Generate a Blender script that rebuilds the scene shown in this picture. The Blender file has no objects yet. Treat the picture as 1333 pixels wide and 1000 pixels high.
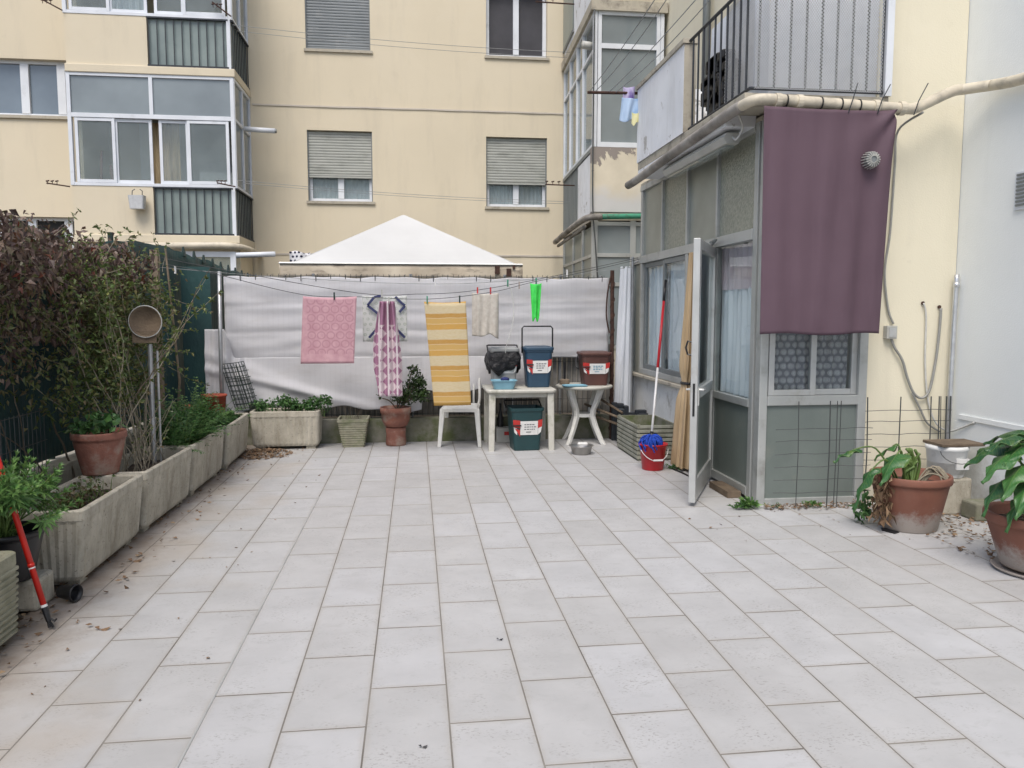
import bpy, math, random
from mathutils import Vector, Matrix, noise
PI = math.pi
R = math.radians
random.seed(11)
rnd = random.random
def ru(a, b): return a + (b - a) * rnd()
SC = bpy.context.scene
COL = SC.collection
ORG = {}

# ------------------------------------------------------------------ mesh builder
class MB:
    def __init__(s): s.v = []; s.f = []
    def add(s, vs, fs):
        n = len(s.v); s.v += [tuple(p) for p in vs]; s.f += [tuple(i + n for i in f) for f in fs]; return s
    def box(s, x0, x1, y0, y1, z0, z1):
        return s.add([(x0,y0,z0),(x1,y0,z0),(x1,y1,z0),(x0,y1,z0),(x0,y0,z1),(x1,y0,z1),(x1,y1,z1),(x0,y1,z1)],
                     [(0,3,2,1),(4,5,6,7),(0,1,5,4),(1,2,6,5),(2,3,7,6),(3,0,4,7)])
    def fb(s, fr, s0, s1, t0, t1, z0, z1):
        ox, oy, dx, dy, nx, ny = fr
        P = lambda a, t, z: (ox + dx*a + nx*t, oy + dy*a + ny*t, z)
        return s.add([P(s0,t0,z0),P(s1,t0,z0),P(s1,t1,z0),P(s0,t1,z0),P(s0,t0,z1),P(s1,t0,z1),P(s1,t1,z1),P(s0,t1,z1)],
                     [(0,3,2,1),(4,5,6,7),(0,1,5,4),(1,2,6,5),(2,3,7,6),(3,0,4,7)])
    def loft(s, rings, cap0=True, cap1=True):
        n = len(rings[0]); vs = [p for r in rings for p in r]; fs = []
        for k in range(len(rings) - 1):
            for i in range(n):
                j = (i + 1) % n
                fs.append((k*n+i, k*n+j, (k+1)*n+j, (k+1)*n+i))
        if cap0: fs.append(tuple(range(n-1, -1, -1)))
        if cap1: fs.append(tuple((len(rings)-1)*n + i for i in range(n)))
        return s.add(vs, fs)
    def lathe(s, prof, n=32, cx=0, cy=0, wob=0):
        rings = [[(cx + r*math.cos(2*PI*i/n)*(1+wob*math.sin(i*1.7+z*9)), cy + r*math.sin(2*PI*i/n)*(1+wob*math.cos(i*2.1)), z) for i in range(n)] for r, z in prof]
        return s.loft(rings, prof[0][0] > 1e-6, prof[-1][0] > 1e-6)
    def tube(s, pts, r, n=8, caps=True):
        pts = [Vector(p) for p in pts]; rings = []
        rr = r if isinstance(r, (list, tuple)) else [r]*len(pts)
        up = None
        for k, p in enumerate(pts):
            d = (pts[min(k+1, len(pts)-1)] - pts[max(k-1, 0)])
            if d.length < 1e-9: d = Vector((0,0,1))
            d.normalize()
            if up is None:
                up = Vector((0,0,1)) if abs(d.z) < .9 else Vector((1,0,0))
            a = d.cross(up)
            if a.length < 1e-4: a = d.cross(Vector((0.3,1,0.1)))
            a.normalize(); b = a.cross(d).normalized(); up = b
            rings.append([tuple(p + (a*math.cos(2*PI*i/n) + b*math.sin(2*PI*i/n))*rr[k]) for i in range(n)])
        return s.loft(rings, caps, caps)
    def grid(s, fn, nu, nv):
        vs = [fn(i/nu, j/nv) for j in range(nv+1) for i in range(nu+1)]
        return s.add(vs, [(j*(nu+1)+i, j*(nu+1)+i+1, (j+1)*(nu+1)+i+1, (j+1)*(nu+1)+i) for j in range(nv) for i in range(nu)])
    def leaf(s, p, d, side, L, W, fold=.25, droop=.2):
        up = side.cross(d)
        m = p + d*L*.45; t = p + d*L - Vector((0,0,1))*droop*L
        return s.add([p, m + side*W*.5 + up*fold*W, t, m - side*W*.5 + up*fold*W, m], [(0,4,1),(4,2,1),(0,3,4),(4,3,2)])
    def build(s, name, mat, parent=None, at=None, smooth=False, bevel=0, solid=0, sub=0):
        """parent given: verts are in the frame the parent thing was made in. at: world origin of a top-level mesh"""
        o0 = Vector(at) if at is not None else (ORG.get(parent.name, Vector((0,0,0))) if parent else Vector((0,0,0)))
        me = bpy.data.meshes.new(name)
        me.from_pydata([(x-o0.x, y-o0.y, z-o0.z) for x, y, z in s.v], [], s.f)
        me.update()
        if hasattr(s, 'uv') and len(s.uv) == len(s.v):
            ul = me.uv_layers.new(name='UVMap')
            for lp in me.loops: ul.data[lp.index].uv = s.uv[lp.vertex_index]
        if smooth: me.polygons.foreach_set('use_smooth', [True]*len(me.polygons))
        o = bpy.data.objects.new(name, me); COL.objects.link(o)
        for m in (mat if isinstance(mat, list) else [mat]): me.materials.append(m)
        if parent:
            o.parent = parent; ORG[o.name] = o0
        else:
            o.location = o0; ORG[o.name] = o0
        if solid:
            m = o.modifiers.new('s', 'SOLIDIFY'); m.thickness = solid; m.offset = 0
        if sub:
            m = o.modifiers.new('u', 'SUBSURF'); m.levels = sub; m.render_levels = sub
        if bevel:
            m = o.modifiers.new('b', 'BEVEL'); m.width = bevel; m.segments = 2; m.limit_method = 'ANGLE'; m.angle_limit = R(40)
        return o

def tag(o, label=None, cat=None, group=None, kind=None):
    if label: o['label'] = label
    if cat: o['category'] = cat
    if group: o['group'] = group
    if kind: o['kind'] = kind
    return o
def thing(name, label, cat, loc=(0,0,0), rz=0, group=None, local=False):
    """an Empty at the base of a thing; parts are given in world coordinates unless local"""
    o = bpy.data.objects.new(name, None); COL.objects.link(o); o.empty_display_size = .1
    o.location = loc; o.rotation_euler = (0, 0, rz)
    ORG[o.name] = Vector((0,0,0)) if local else Vector(loc)
    return tag(o, label, cat, group)
def copy_tree(o, parent=None):
    c = o.copy(); COL.objects.link(c); c.parent = parent
    for ch in list(o.children): copy_tree(ch, c)
    ORG[c.name] = Vector((0,0,0))
    return c
def rrect(w, d, r, z, n=4, cx=0, cy=0):
    pts = []
    for k, (sx, sy) in enumerate(((1,1),(-1,1),(-1,-1),(1,-1))):
        for i in range(n+1):
            a = PI/2*k + PI/2*i/n
            pts.append((cx + sx*(w/2-r) + r*math.cos(a), cy + sy*(d/2-r) + r*math.sin(a), z))
    return pts
def frame_of(xa, ya, xb, yb, outward):
    d = Vector((xb-xa, yb-ya)).normalized(); n = Vector((d.y, -d.x))
    if n.dot(Vector(outward)) < 0: n = -n
    return (xa, ya, d.x, d.y, n.x, n.y)

# ------------------------------------------------------------------ materials
class NT:
    def __init__(s, name):
        s.m = bpy.data.materials.new(name); s.m.use_nodes = True
        s.t = s.m.node_tree; s.t.nodes.clear()
        s.out = s.t.nodes.new('ShaderNodeOutputMaterial')
        s.tc = None
    def n(s, ty, **kw):
        o = s.t.nodes.new('ShaderNode' + ty)
        for k, v in kw.items():
            if k.startswith('i_'):
                key = k[2:].replace('_', ' ')
                sock = o.inputs[int(key)] if key.isdigit() else o.inputs[key]
                if hasattr(v, 'is_output') or isinstance(v, bpy.types.NodeSocket): s.t.links.new(v, sock)
                else: sock.default_value = v
            else: setattr(o, k, v)
        return o
    def coord(s, which='Object'):
        if not s.tc: s.tc = s.n('TexCoord')
        return s.tc.outputs[which]
    def mapped(s, scale=(1,1,1), which='Object', vec=None):
        m = s.n('Mapping'); m.inputs['Scale'].default_value = scale
        s.t.links.new(vec if vec is not None else s.coord(which), m.inputs['Vector']); return m.outputs[0]
    def noise(s, scale, detail=4, vec=None, rough=.55, dist=0):
        o = s.n('TexNoise', i_Scale=scale, i_Detail=detail, i_Roughness=rough, i_Distortion=dist)
        s.t.links.new(vec if vec is not None else s.coord(), o.inputs['Vector']); return o.outputs['Fac']
    def ramp(s, fac, stops, interp='LINEAR'):
        o = s.n('ValToRGB'); o.color_ramp.interpolation = interp
        e = o.color_ramp.elements
        while len(e) < len(stops): e.new(.5)
        for k, (p, c) in enumerate(stops):
            e[k].position = p
            e[k].color = (c, c, c, 1) if isinstance(c, (int, float)) else (*c, 1)
        s.t.links.new(fac, o.inputs[0]); return o.outputs[0]
    def mix(s, fac, a, b, mode='MIX'):
        o = s.n('Mix', data_type='RGBA', blend_type=mode)
        for sock, v in ((o.inputs[0], fac), (o.inputs[6], a), (o.inputs[7], b)):
            if isinstance(v, bpy.types.NodeSocket): s.t.links.new(v, sock)
            elif isinstance(v, (int, float)): sock.default_value = v if sock.type == 'VALUE' else (v, v, v, 1)
            else: sock.default_value = (*v, 1)
        return o.outputs[2]
    def math(s, op, a, b=0.0, c=None):
        o = s.n('Math', operation=op)
        for k, v in enumerate((a, b) if c is None else (a, b, c)):
            if isinstance(v, bpy.types.NodeSocket): s.t.links.new(v, o.inputs[k])
            else: o.inputs[k].default_value = v
        return o.outputs[0]
    def xyz(s, which='Object'):
        o = s.n('SeparateXYZ'); s.t.links.new(s.coord(which), o.inputs[0]); return o.outputs
    def bump(s, h, strength=.3, dist=.01):
        o = s.n('Bump', i_Strength=strength, i_Distance=dist); s.t.links.new(h, o.inputs['Height']); return o.outputs[0]
    def bsdf(s, col, rough=.6, metal=0, normal=None, **kw):
        b = s.n('BsdfPrincipled')
        for sock, v in ((b.inputs['Base Color'], col), (b.inputs['Roughness'], rough), (b.inputs['Metallic'], metal)):
            if isinstance(v, bpy.types.NodeSocket): s.t.links.new(v, sock)
            elif isinstance(v, (int, float)) and sock.type != 'RGBA': sock.default_value = v
            elif isinstance(v, (int, float)): sock.default_value = (v, v, v, 1)
            else: sock.default_value = (*v, 1)
        if normal is not None: s.t.links.new(normal, b.inputs['Normal'])
        for k, v in kw.items():
            sk = b.inputs[k.replace('_', ' ')]
            if isinstance(v, bpy.types.NodeSocket): s.t.links.new(v, sk)
            else: sk.default_value = v
        return b
    def done(s, sh):
        s.t.links.new(sh.outputs[0], s.out.inputs[0]); return s.m

def mk(name, c, c2=None, scale=6, rough=.6, metal=0, bump=.15, bscale=60, dirt=None, dscale=3, dlo=.5, dhi=.7, dstretch=(1,1,1), isl=0, **kw):
    t = NT(name)
    c2 = c2 or tuple(x*.82 for x in c)
    col = t.ramp(t.noise(scale), [(.3, c2), (.7, c)])
    if dirt:
        f = t.ramp(t.noise(dscale, 6, t.mapped(dstretch), .65), [(dlo, 0.0), (dhi, 1.0)])
        col = t.mix(f, col, dirt)
    if isl:
        g = t.n('NewGeometry'); r = t.ramp(g.outputs['Random Per Island'], [(0, 1-isl), (1, 1+isl*.6)])
        col = t.mix(1.0, col, r, 'MULTIPLY')
    nm = t.bump(t.noise(bscale, 5), bump, .01) if bump else None
    return t.done(t.bsdf(col, rough, metal, nm, **kw))

def mk_leaf(name, stops, rough=.5, trans=.25, bump=0):
    t = NT(name)
    g = t.n('NewGeometry')
    col = t.ramp(g.outputs['Random Per Island'], stops)
    col = t.mix(t.ramp(t.noise(40, 3), [(.35, 0.0), (.75, .35)]), col, (.10, .09, .03))
    b = t.bsdf(col, rough)
    tr = t.n('BsdfTranslucent'); t.t.links.new(col, tr.inputs[0])
    m = t.n('MixShader', i_0=trans); t.t.links.new(b.outputs[0], m.inputs[1]); t.t.links.new(tr.outputs[0], m.inputs[2])
    return t.done(m)

def mk_glass(name, tint=(.8,.85,.84), gloss=.12, rough=.03, haze=0.0, hazecol=(.5,.52,.5)):
    t = NT(name)
    tr = t.n('BsdfTransparent'); tr.inputs[0].default_value = (*tint, 1)
    gl = t.n('BsdfGlossy'); gl.inputs['Roughness'].default_value = rough
    fr = t.n('Fresnel', i_IOR=1.5)
    g = t.n('NewGeometry'); f = t.math('MULTIPLY', t.math('ADD', fr.outputs[0], gloss), t.math('SUBTRACT', 1.0, g.outputs['Backfacing']))
    base = tr
    if haze:
        df = t.n('BsdfDiffuse'); t.t.links.new(t.ramp(t.noise(2.5, 3), [(.3, tuple(x*.7 for x in hazecol)), (.7, hazecol)]), df.inputs[0])
        hm = t.n('MixShader', i_0=haze); t.t.links.new(tr.outputs[0], hm.inputs[1]); t.t.links.new(df.outputs[0], hm.inputs[2]); base = hm
    m = t.n('MixShader'); t.t.links.new(f, m.inputs[0]); t.t.links.new(base.outputs[0], m.inputs[1]); t.t.links.new(gl.outputs[0], m.inputs[2])
    return t.done(m)

M = {}
def mats():
    M['reed'] = mk('grey reed', (.27,.26,.245), (.17,.165,.15), 9, .85, bump=.3, isl=.25)
    # tiles
    t = NT('tile')
    g = t.n('NewGeometry'); rp = g.outputs['Random Per Island']
    off = t.n('VectorMath', operation='MULTIPLY_ADD'); t.t.links.new(rp, off.inputs[0])
    off.inputs[1].default_value = (37, 21, 9); t.t.links.new(t.coord(), off.inputs[2]); v = off.outputs[0]
    col = t.ramp(t.noise(3.2, 5, v), [(.3, (.395,.395,.395)), (.72, (.465,.466,.468))])
    col = t.mix(1.0, col, t.ramp(rp, [(0, (.925,.92,.91)), (.5, (.97,.968,.965)), (1, (1.01,1.015,1.03))]), 'MULTIPLY')
    cl = t.noise(9, 7, t.mapped((1,1.6,1), vec=v), .75, .6)
    col = t.mix(t.ramp(cl, [(.55, 0.0), (.70, .50)]), col, (.33,.33,.325))
    pit = t.noise(70, 3, t.mapped((1,1.8,1), vec=v), .6)
    pm = t.math('MULTIPLY', t.ramp(pit, [(.57, 0.0), (.64, 1.0)]), t.ramp(t.noise(6, 4, v), [(.46, 0.0), (.60, .8)]))
    col = t.mix(pm, col, (.25,.24,.23))
    uvx = t.n('SeparateXYZ'); t.t.links.new(t.coord('UV'), uvx.inputs[0])
    du = t.math('MULTIPLY', t.math('SUBTRACT', .5, t.math('ABSOLUTE', t.math('SUBTRACT', uvx.outputs[0], .5))), .3)
    dv_ = t.math('MULTIPLY', t.math('SUBTRACT', .5, t.math('ABSOLUTE', t.math('SUBTRACT', uvx.outputs[1], .5))), .6)
    ed = t.math('SUBTRACT', t.math('MINIMUM', du, dv_), t.math('MULTIPLY', t.math('SUBTRACT', t.noise(7, 6, None, .75), .42), .05))
    col = t.mix(t.ramp(ed, [(.0, .30), (.006, .12), (.02, 0.0)]), col, (.33,.30,.26))
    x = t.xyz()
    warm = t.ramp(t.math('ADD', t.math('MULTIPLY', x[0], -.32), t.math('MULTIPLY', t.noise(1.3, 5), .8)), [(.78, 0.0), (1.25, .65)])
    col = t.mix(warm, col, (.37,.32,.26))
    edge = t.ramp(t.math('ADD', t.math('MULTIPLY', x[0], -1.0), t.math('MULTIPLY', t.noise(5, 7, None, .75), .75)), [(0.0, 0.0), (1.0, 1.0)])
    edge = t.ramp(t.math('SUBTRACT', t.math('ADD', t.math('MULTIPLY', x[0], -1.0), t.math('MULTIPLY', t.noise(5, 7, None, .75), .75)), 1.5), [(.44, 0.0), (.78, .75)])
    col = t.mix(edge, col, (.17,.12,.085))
    dirt = t.ramp(t.noise(1.1, 6, None, .7), [(.52, 0.0), (.8, .35)])
    col = t.mix(dirt, col, (.36,.35,.34))
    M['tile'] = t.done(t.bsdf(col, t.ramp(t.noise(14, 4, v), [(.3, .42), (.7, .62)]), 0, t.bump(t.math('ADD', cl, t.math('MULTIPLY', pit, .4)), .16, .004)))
    M['grout'] = mk('grout', (.24,.225,.20), (.12,.11,.095), 2.3, .9)
    M['earth'] = mk('earth', (.12,.095,.07), (.06,.05,.04), 9, .95, bump=.8, bscale=40)
    M['soil'] = mk('soil', (.07,.05,.035), (.03,.022,.018), 20, .95, bump=1, bscale=80)
    # plasters
    def plaster(name, c, stain, sc=1.0):
        t = NT(name)
        col = t.ramp(t.noise(.7*sc, 5), [(.3, tuple(q*.93 for q in c)), (.7, c)])
        st = t.ramp(t.noise(1.6, 6, t.mapped((1.6,1.6,.22)), .7), [(.50, 0.0), (.85, .55)])
        col = t.mix(st, col, stain)
        pt = t.ramp(t.noise(.9, 3, None, .5, 1.5), [(.52, 0.0), (.535, .35)])
        col = t.mix(pt, col, tuple(q*.93+.03 for q in c))
        fl = t.ramp(t.noise(6, 5, None, .7), [(.66, 0.0), (.74, .35)])
        col = t.mix(fl, col, tuple(q*.82 for q in c))
        zz = t.xyz()
        gr = t.ramp(t.math('SUBTRACT', t.math('MULTIPLY', t.noise(4, 8, None, .8), 1.3), t.math('MULTIPLY', zz[2], 1.3)), [(.15, 0.0), (.6, .6)])
        col = t.mix(gr, col, (.30,.28,.24))
        sc_ = t.ramp(t.noise(2.3, 9, None, .85, 1.2), [(.60, 0.0), (.66, .30)])
        col = t.mix(sc_, col, tuple(q*.78 for q in c))
        return t.done(t.bsdf(col, .85, 0, t.bump(t.math('ADD', t.noise(90, 5), t.math('MULTIPLY', t.noise(9, 6), .8)), .35, .005)))
    M['cream'] = plaster('cream plaster', (.66,.585,.44), (.46,.41,.32))
    M['yellow'] = plaster('pale yellow plaster', (.74,.69,.54), (.56,.52,.42))
    M['white_wall'] = plaster('white plaster', (.82,.85,.845), (.62,.65,.65))
    M['grey_wall'] = plaster('greyed plaster', (.55,.50,.43), (.3,.28,.25))
    t = NT('peeling white')
    col = t.ramp(t.noise(2, 5), [(.3, (.66,.68,.71)), (.7, (.80,.82,.85))])
    pe = t.ramp(t.noise(2.2, 8, None, .75, .4), [(.585, 0.0), (.61, 1.0)])
    col = t.mix(t.math('MULTIPLY', pe, .8), col, (.33,.31,.29))
    st = t.ramp(t.noise(3, 6, t.mapped((1,1,.25)), .7), [(.5, 0.0), (.8, .5)])
    col = t.mix(st, col, (.42,.41,.38))
    M['peel'] = t.done(t.bsdf(col, .85, 0, t.bump(pe, .4, .004)))
    t = NT('peeling cream')
    z = t.xyz()
    col = t.ramp(t.noise(2, 5), [(.3, (.52,.47,.37)), (.7, (.66,.60,.48))])
    f = t.math('ADD', t.math('MULTIPLY', t.math('SUBTRACT', z[2], 3.95), .8), t.noise(3.2, 7, None, .72, .5))
    f = t.math('SUBTRACT', f, t.math('MULTIPLY', t.math('ADD', z[0], .35), .30))
    pe = t.ramp(f, [(.40, 0.0), (.42, 1.0)])
    col = t.mix(pe, col, (.25,.22,.20))
    low = t.ramp(t.math('SUBTRACT', t.noise(2, 5), t.math('MULTIPLY', t.math('SUBTRACT', z[2], 3.06), 1.3)), [(.0, 0.0), (.3, .6)])
    col = t.mix(low, col, (.46,.49,.55))
    M['peel_cream'] = t.done(t.bsdf(col, .85, 0, t.bump(pe, .5, .006)))
    # concrete
    t = NT('trough concrete')
    col = t.ramp(t.noise(7, 7, None, .7), [(.3, (.34,.315,.255)), (.7, (.52,.485,.405))])
    col = t.mix(t.ramp(t.noise(5, 6, t.mapped((2,2,.5)), .7), [(.48, 0.0), (.75, .7)]), col, (.17,.145,.10))
    col = t.mix(t.ramp(t.noise(60, 3), [(.6, 0.0), (.72, .6)]), col, (.10,.095,.08))
    M['trough'] = t.done(t.bsdf(col, .9, 0, t.bump(t.noise(70, 6, None, .7), .5, .006)))
    M['kerb'] = mk('mossy kerb', (.27,.26,.22), (.15,.15,.10), 5, .9, bump=.5, dirt=(.10,.12,.05), dscale=4, dlo=.45, dhi=.65)
    M['ribpot'] = mk('mossy ribbed pot', (.36,.345,.26), (.22,.215,.15), 8, .85, bump=.4, dirt=(.16,.18,.09), dscale=7)
    M['crate'] = mk('grey crate plastic', (.33,.335,.28), (.22,.225,.18), 8, .7, bump=.2, dirt=(.14,.14,.10), dscale=6)
    # terracotta
    t = NT('terracotta')
    x = t.xyz()
    col = t.ramp(t.noise(5, 5), [(.3, (.15,.058,.038)), (.7, (.235,.098,.064))])
    col = t.mix(t.ramp(t.noise(10, 6, None, .75), [(.5, 0.0), (.72, .55)]), col, (.14,.07,.05))
    lime = t.ramp(t.math('SUBTRACT', t.math('ADD', .20, t.math('MULTIPLY', t.noise(7, 8, None, .78), .95)), t.math('MULTIPLY', x[2], 2.6)), [(.28, 0.0), (.50, .8)])
    col = t.mix(lime, col, (.36,.34,.31))
    M['terra'] = t.done(t.bsdf(col, .75, 0, t.bump(t.noise(50, 6), .3, .004)))
    M['terra_old'] = mk('weathered terracotta', (.30,.125,.085), (.18,.075,.055), 7, .85, bump=.4, dirt=(.34,.27,.22), dscale=6, dlo=.48, dhi=.7)
    M['redclay'] = mk('red clay', (.45,.085,.04), (.28,.05,.03), 6, .7)
    # plastics / metals
    M['white_plastic'] = mk('white garden plastic', (.72,.72,.70), (.55,.55,.52), 5, .45, bump=.05, dirt=(.40,.40,.33), dscale=5, dlo=.5, dhi=.8)
    M['table_plastic'] = mk('aged table plastic', (.60,.59,.54), (.44,.43,.37), 6, .55, bump=.1, dirt=(.22,.22,.15), dscale=6, dlo=.5, dhi=.75)
    M['bin_blue'] = mk('bin navy blue', (.022,.060,.105), (.018,.048,.085), 6, .42, bump=.03)
    M['bin_teal'] = mk('bin bottle teal', (.012,.050,.055), (.01,.04,.044), 6, .42, bump=.03)
    M['bin_brown'] = mk('bin brown', (.10,.042,.033), (.07,.03,.025), 6, .45, bump=.03)
    M['bin_grey'] = mk('bin grey', (.30,.31,.31), (.22,.23,.23), 6, .5, bump=.03)
    M['black'] = mk('black plastic', (.014,.014,.016), (.008,.008,.01), 8, .4, bump=.05)
    t = NT('bin bag'); M['bag'] = t.done(t.bsdf((.006,.006,.008), .33, 0, t.bump(t.noise(16, 5, None, .7, 1.0), .9, .03)))
    M['label_white'] = mk('label white', (.72,.72,.70), (.62,.62,.6), 20, .5, bump=0)
    M['label_red'] = mk('label red', (.50,.03,.025), (.42,.03,.025), 20, .5, bump=0)
    M['print_grey'] = mk('label print', (.10,.11,.12), None, 20, .6, bump=0)
    M['print_blue'] = mk('label print blue', (.05,.25,.38), None, 20, .6, bump=0)
    M['basin'] = mk('light blue plastic', (.20,.40,.50), (.16,.33,.42), 6, .4, bump=.03)
    M['navy'] = mk('navy sponge', (.02,.03,.12), None, 30, .9, bump=.6)
    M['red_plastic'] = mk('red plastic', (.50,.012,.02), (.38,.01,.018), 5, .38, bump=.03)
    M['red_pole'] = mk('red pole enamel', (.62,.02,.012), (.5,.018,.01), 8, .35, bump=.03)
    M['white_pole'] = mk('white pole enamel', (.68,.68,.68), None, 8, .35, bump=0)
    M['mop'] = mk('blue mop strands', (.012,.07,.48), (.008,.04,.30), 40, .85, bump=.8, bscale=120)
    M['steel'] = mk('steel bowl', (.50,.49,.47), (.36,.35,.34), 8, .32, .9, bump=.05)
    M['alu'] = mk('grey aluminium', (.46,.475,.465), (.38,.395,.385), 3, .45, .35, bump=.04, dirt=(.26,.26,.24), dscale=5, dlo=.55, dhi=.8)
    M['alu_light'] = mk('light aluminium', (.55,.56,.55), (.43,.44,.43), 3, .42, .4, bump=.04, dirt=(.34,.33,.30), dscale=5, dlo=.55, dhi=.8)
    M['alu_dark'] = mk('dark aluminium', (.22,.24,.24), (.17,.185,.19), 3, .5, .3, bump=.04)
    M['white_frame'] = mk('white window frame', (.70,.73,.77), (.60,.63,.67), 3, .45, bump=.02, dirt=(.45,.47,.48), dscale=4, dlo=.6, dhi=.85)
    M['galv'] = mk('galvanised steel', (.42,.43,.44), (.30,.31,.32), 9, .45, .7, bump=.1)
    M['silver'] = mk('silver foil pipe', (.74,.75,.77), (.58,.59,.61), 14, .3, .85, bump=.4, bscale=40)
    M['rail'] = mk('black painted iron', (.035,.04,.05), (.02,.025,.03), 20, .55, .2, bump=.1)
    M['rust'] = mk('rusty iron', (.075,.035,.024), (.035,.018,.014), 25, .9, bump=.6)
    M['mesh_grey'] = mk('grey painted mesh', (.62,.63,.64), (.50,.51,.52), 20, .5, .3, bump=0)
    M['wire'] = mk('dark wire', (.085,.09,.09), None, 20, .6, .4, bump=0)
    M['wire_green'] = mk('green coated wire', (.018,.035,.03), None, 20, .5, bump=0)
    M['line'] = mk('clothes line cord', (.28,.29,.29), None, 20, .7, bump=0)
    M['pvc'] = mk('beige pvc pipe', (.62,.56,.44), (.50,.45,.36), 5, .5, bump=.06, dirt=(.30,.27,.22), dscale=6, dlo=.5, dhi=.75)
    M['pvc_dirty'] = mk('dirty gutter', (.36,.34,.31), (.22,.20,.18), 6, .75, bump=.2, dirt=(.08,.075,.065), dscale=2.2, dlo=.45, dhi=.7)
    M['gutter_green'] = mk('green gutter', (.03,.30,.17), (.04,.20,.13), 5, .6, bump=.1, dirt=(.05,.06,.05), dscale=5, dlo=.5, dhi=.65)
    M['grey_cable'] = mk('grey cable', (.30,.30,.28), None, 20, .6, bump=0)
    M['white_cable'] = mk('white cable', (.60,.60,.57), None, 20, .6, bump=0)
    M['lampbox'] = mk('aged lamp housing', (.46,.46,.43), (.36,.36,.33), 6, .5, bump=.05)
    M['slab'] = mk('balcony slab', (.50,.46,.37), (.36,.33,.27), 5, .85, bump=.3, dirt=(.20,.18,.15), dscale=5, dlo=.5, dhi=.7)
    M['shutter'] = mk('grey green shutter', (.40,.41,.375), (.35,.36,.33), 2, .55, bump=.03, dirt=(.26,.27,.24), dscale=2, dstretch=(1,1,3))
    M['shutter_dark'] = mk('grey shutter', (.21,.23,.24), (.17,.19,.2), 2, .55, bump=.03, dirt=(.30,.31,.31), dscale=2.5, dlo=.55, dhi=.8)
    M['wood'] = mk('weathered wood', (.16,.12,.08), (.09,.065,.045), 12, .85, bump=.5)
    M['stick'] = mk('bamboo stick', (.22,.17,.12), (.14,.11,.08), 12, .8)
    M['stem'] = mk('woody stem', (.13,.105,.075), (.07,.055,.04), 20, .9)
    M['stem_pale'] = mk('pale dry stem', (.30,.27,.20), (.2,.17,.13), 20, .9)
    M['stem_green'] = mk('green stalk', (.13,.20,.05), (.08,.14,.035), 12, .5)
    M['dirty_white'] = mk('white paint low wall', (.80,.81,.80), (.66,.67,.65), 4, .8, bump=.2, dirt=(.30,.29,.25), dscale=4, dlo=.52, dhi=.75)
    M['canopy'] = mk('white canopy fabric', (.54,.545,.54), (.48,.485,.48), 1.2, .7, bump=.05, bscale=20, dirt=(.58,.60,.61), dscale=1.5, dlo=.6, dhi=.9, Transmission_Weight=0.0)
    M['valance'] = mk('mouldy valance', (.60,.53,.42), (.44,.37,.28), 4, .85, bump=.1, dirt=(.17,.14,.11), dscale=3.2, dlo=.52, dhi=.66, dstretch=(.7,1,2.2))
    # fabrics
    t = NT('woven tarpaulin')
    w1 = t.n('TexWave', wave_type='BANDS', bands_direction='Z', i_Scale=48, i_Distortion=.6); t.t.links.new(t.coord(), w1.inputs['Vector'])
    w2 = t.n('TexWave', wave_type='BANDS', bands_direction='X', i_Scale=5.5, i_Distortion=.5); t.t.links.new(t.coord(), w2.inputs['Vector'])
    col = t.ramp(t.noise(1.4, 5), [(.3, (.60,.60,.625)), (.7, (.72,.72,.745))])
    col = t.mix(t.math('MULTIPLY', t.ramp(w2.outputs['Fac'], [(.0, 1.0), (.12, 0.0)]), .10), col, (.40,.40,.42))
    col = t.mix(t.ramp(t.noise(2.0, 6, t.mapped((.5,1,2)), .7), [(.5, 0.0), (.8, .5)]), col, (.45,.42,.38))
    b = t.bsdf(col, .5, 0, t.bump(t.math('ADD', t.math('MULTIPLY', w1.outputs['Fac'], .25), t.noise(7, 5, t.mapped((.4,1,1.6)))), .4, .015))
    tr = t.n('BsdfTranslucent'); t.t.links.new(col, tr.inputs[0])
    mx = t.n('MixShader', i_0=.3); t.t.links.new(b.outputs[0], mx.inputs[1]); t.t.links.new(tr.outputs[0], mx.inputs[2])
    M['tarp'] = t.done(mx)
    def cloth(name, colfn, rough=.9, bump=.5, trans=.15):
        t = NT(name); col = colfn(t)
        b = t.bsdf(col, rough, 0, t.bump(t.noise(220, 3), bump, .003))
        tr = t.n('BsdfTranslucent'); t.t.links.new(col, tr.inputs[0]) if isinstance(col, bpy.types.NodeSocket) else None
        mx = t.n('MixShader', i_0=trans); t.t.links.new(b.outputs[0], mx.inputs[1]); t.t.links.new(tr.outputs[0], mx.inputs[2])
        M[name] = t.done(mx)
    def hexd(t, a, b, c):
        """distance from the centre of staggered round cells of size c"""
        zz = t.math('DIVIDE', b, c); row = t.math('FLOOR', zz)
        xx = t.math('ADD', t.math('DIVIDE', a, c*1.08), t.math('MULTIPLY', t.math('MODULO', t.math('ADD', row, 40.0), 2.0), .5))
        fx = t.math('SUBTRACT', t.math('FRACT', xx), .5); fz = t.math('SUBTRACT', t.math('FRACT', zz), .5)
        return t.math('SQRT', t.math('ADD', t.math('MULTIPLY', fx, fx), t.math('MULTIPLY', fz, fz)))
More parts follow.
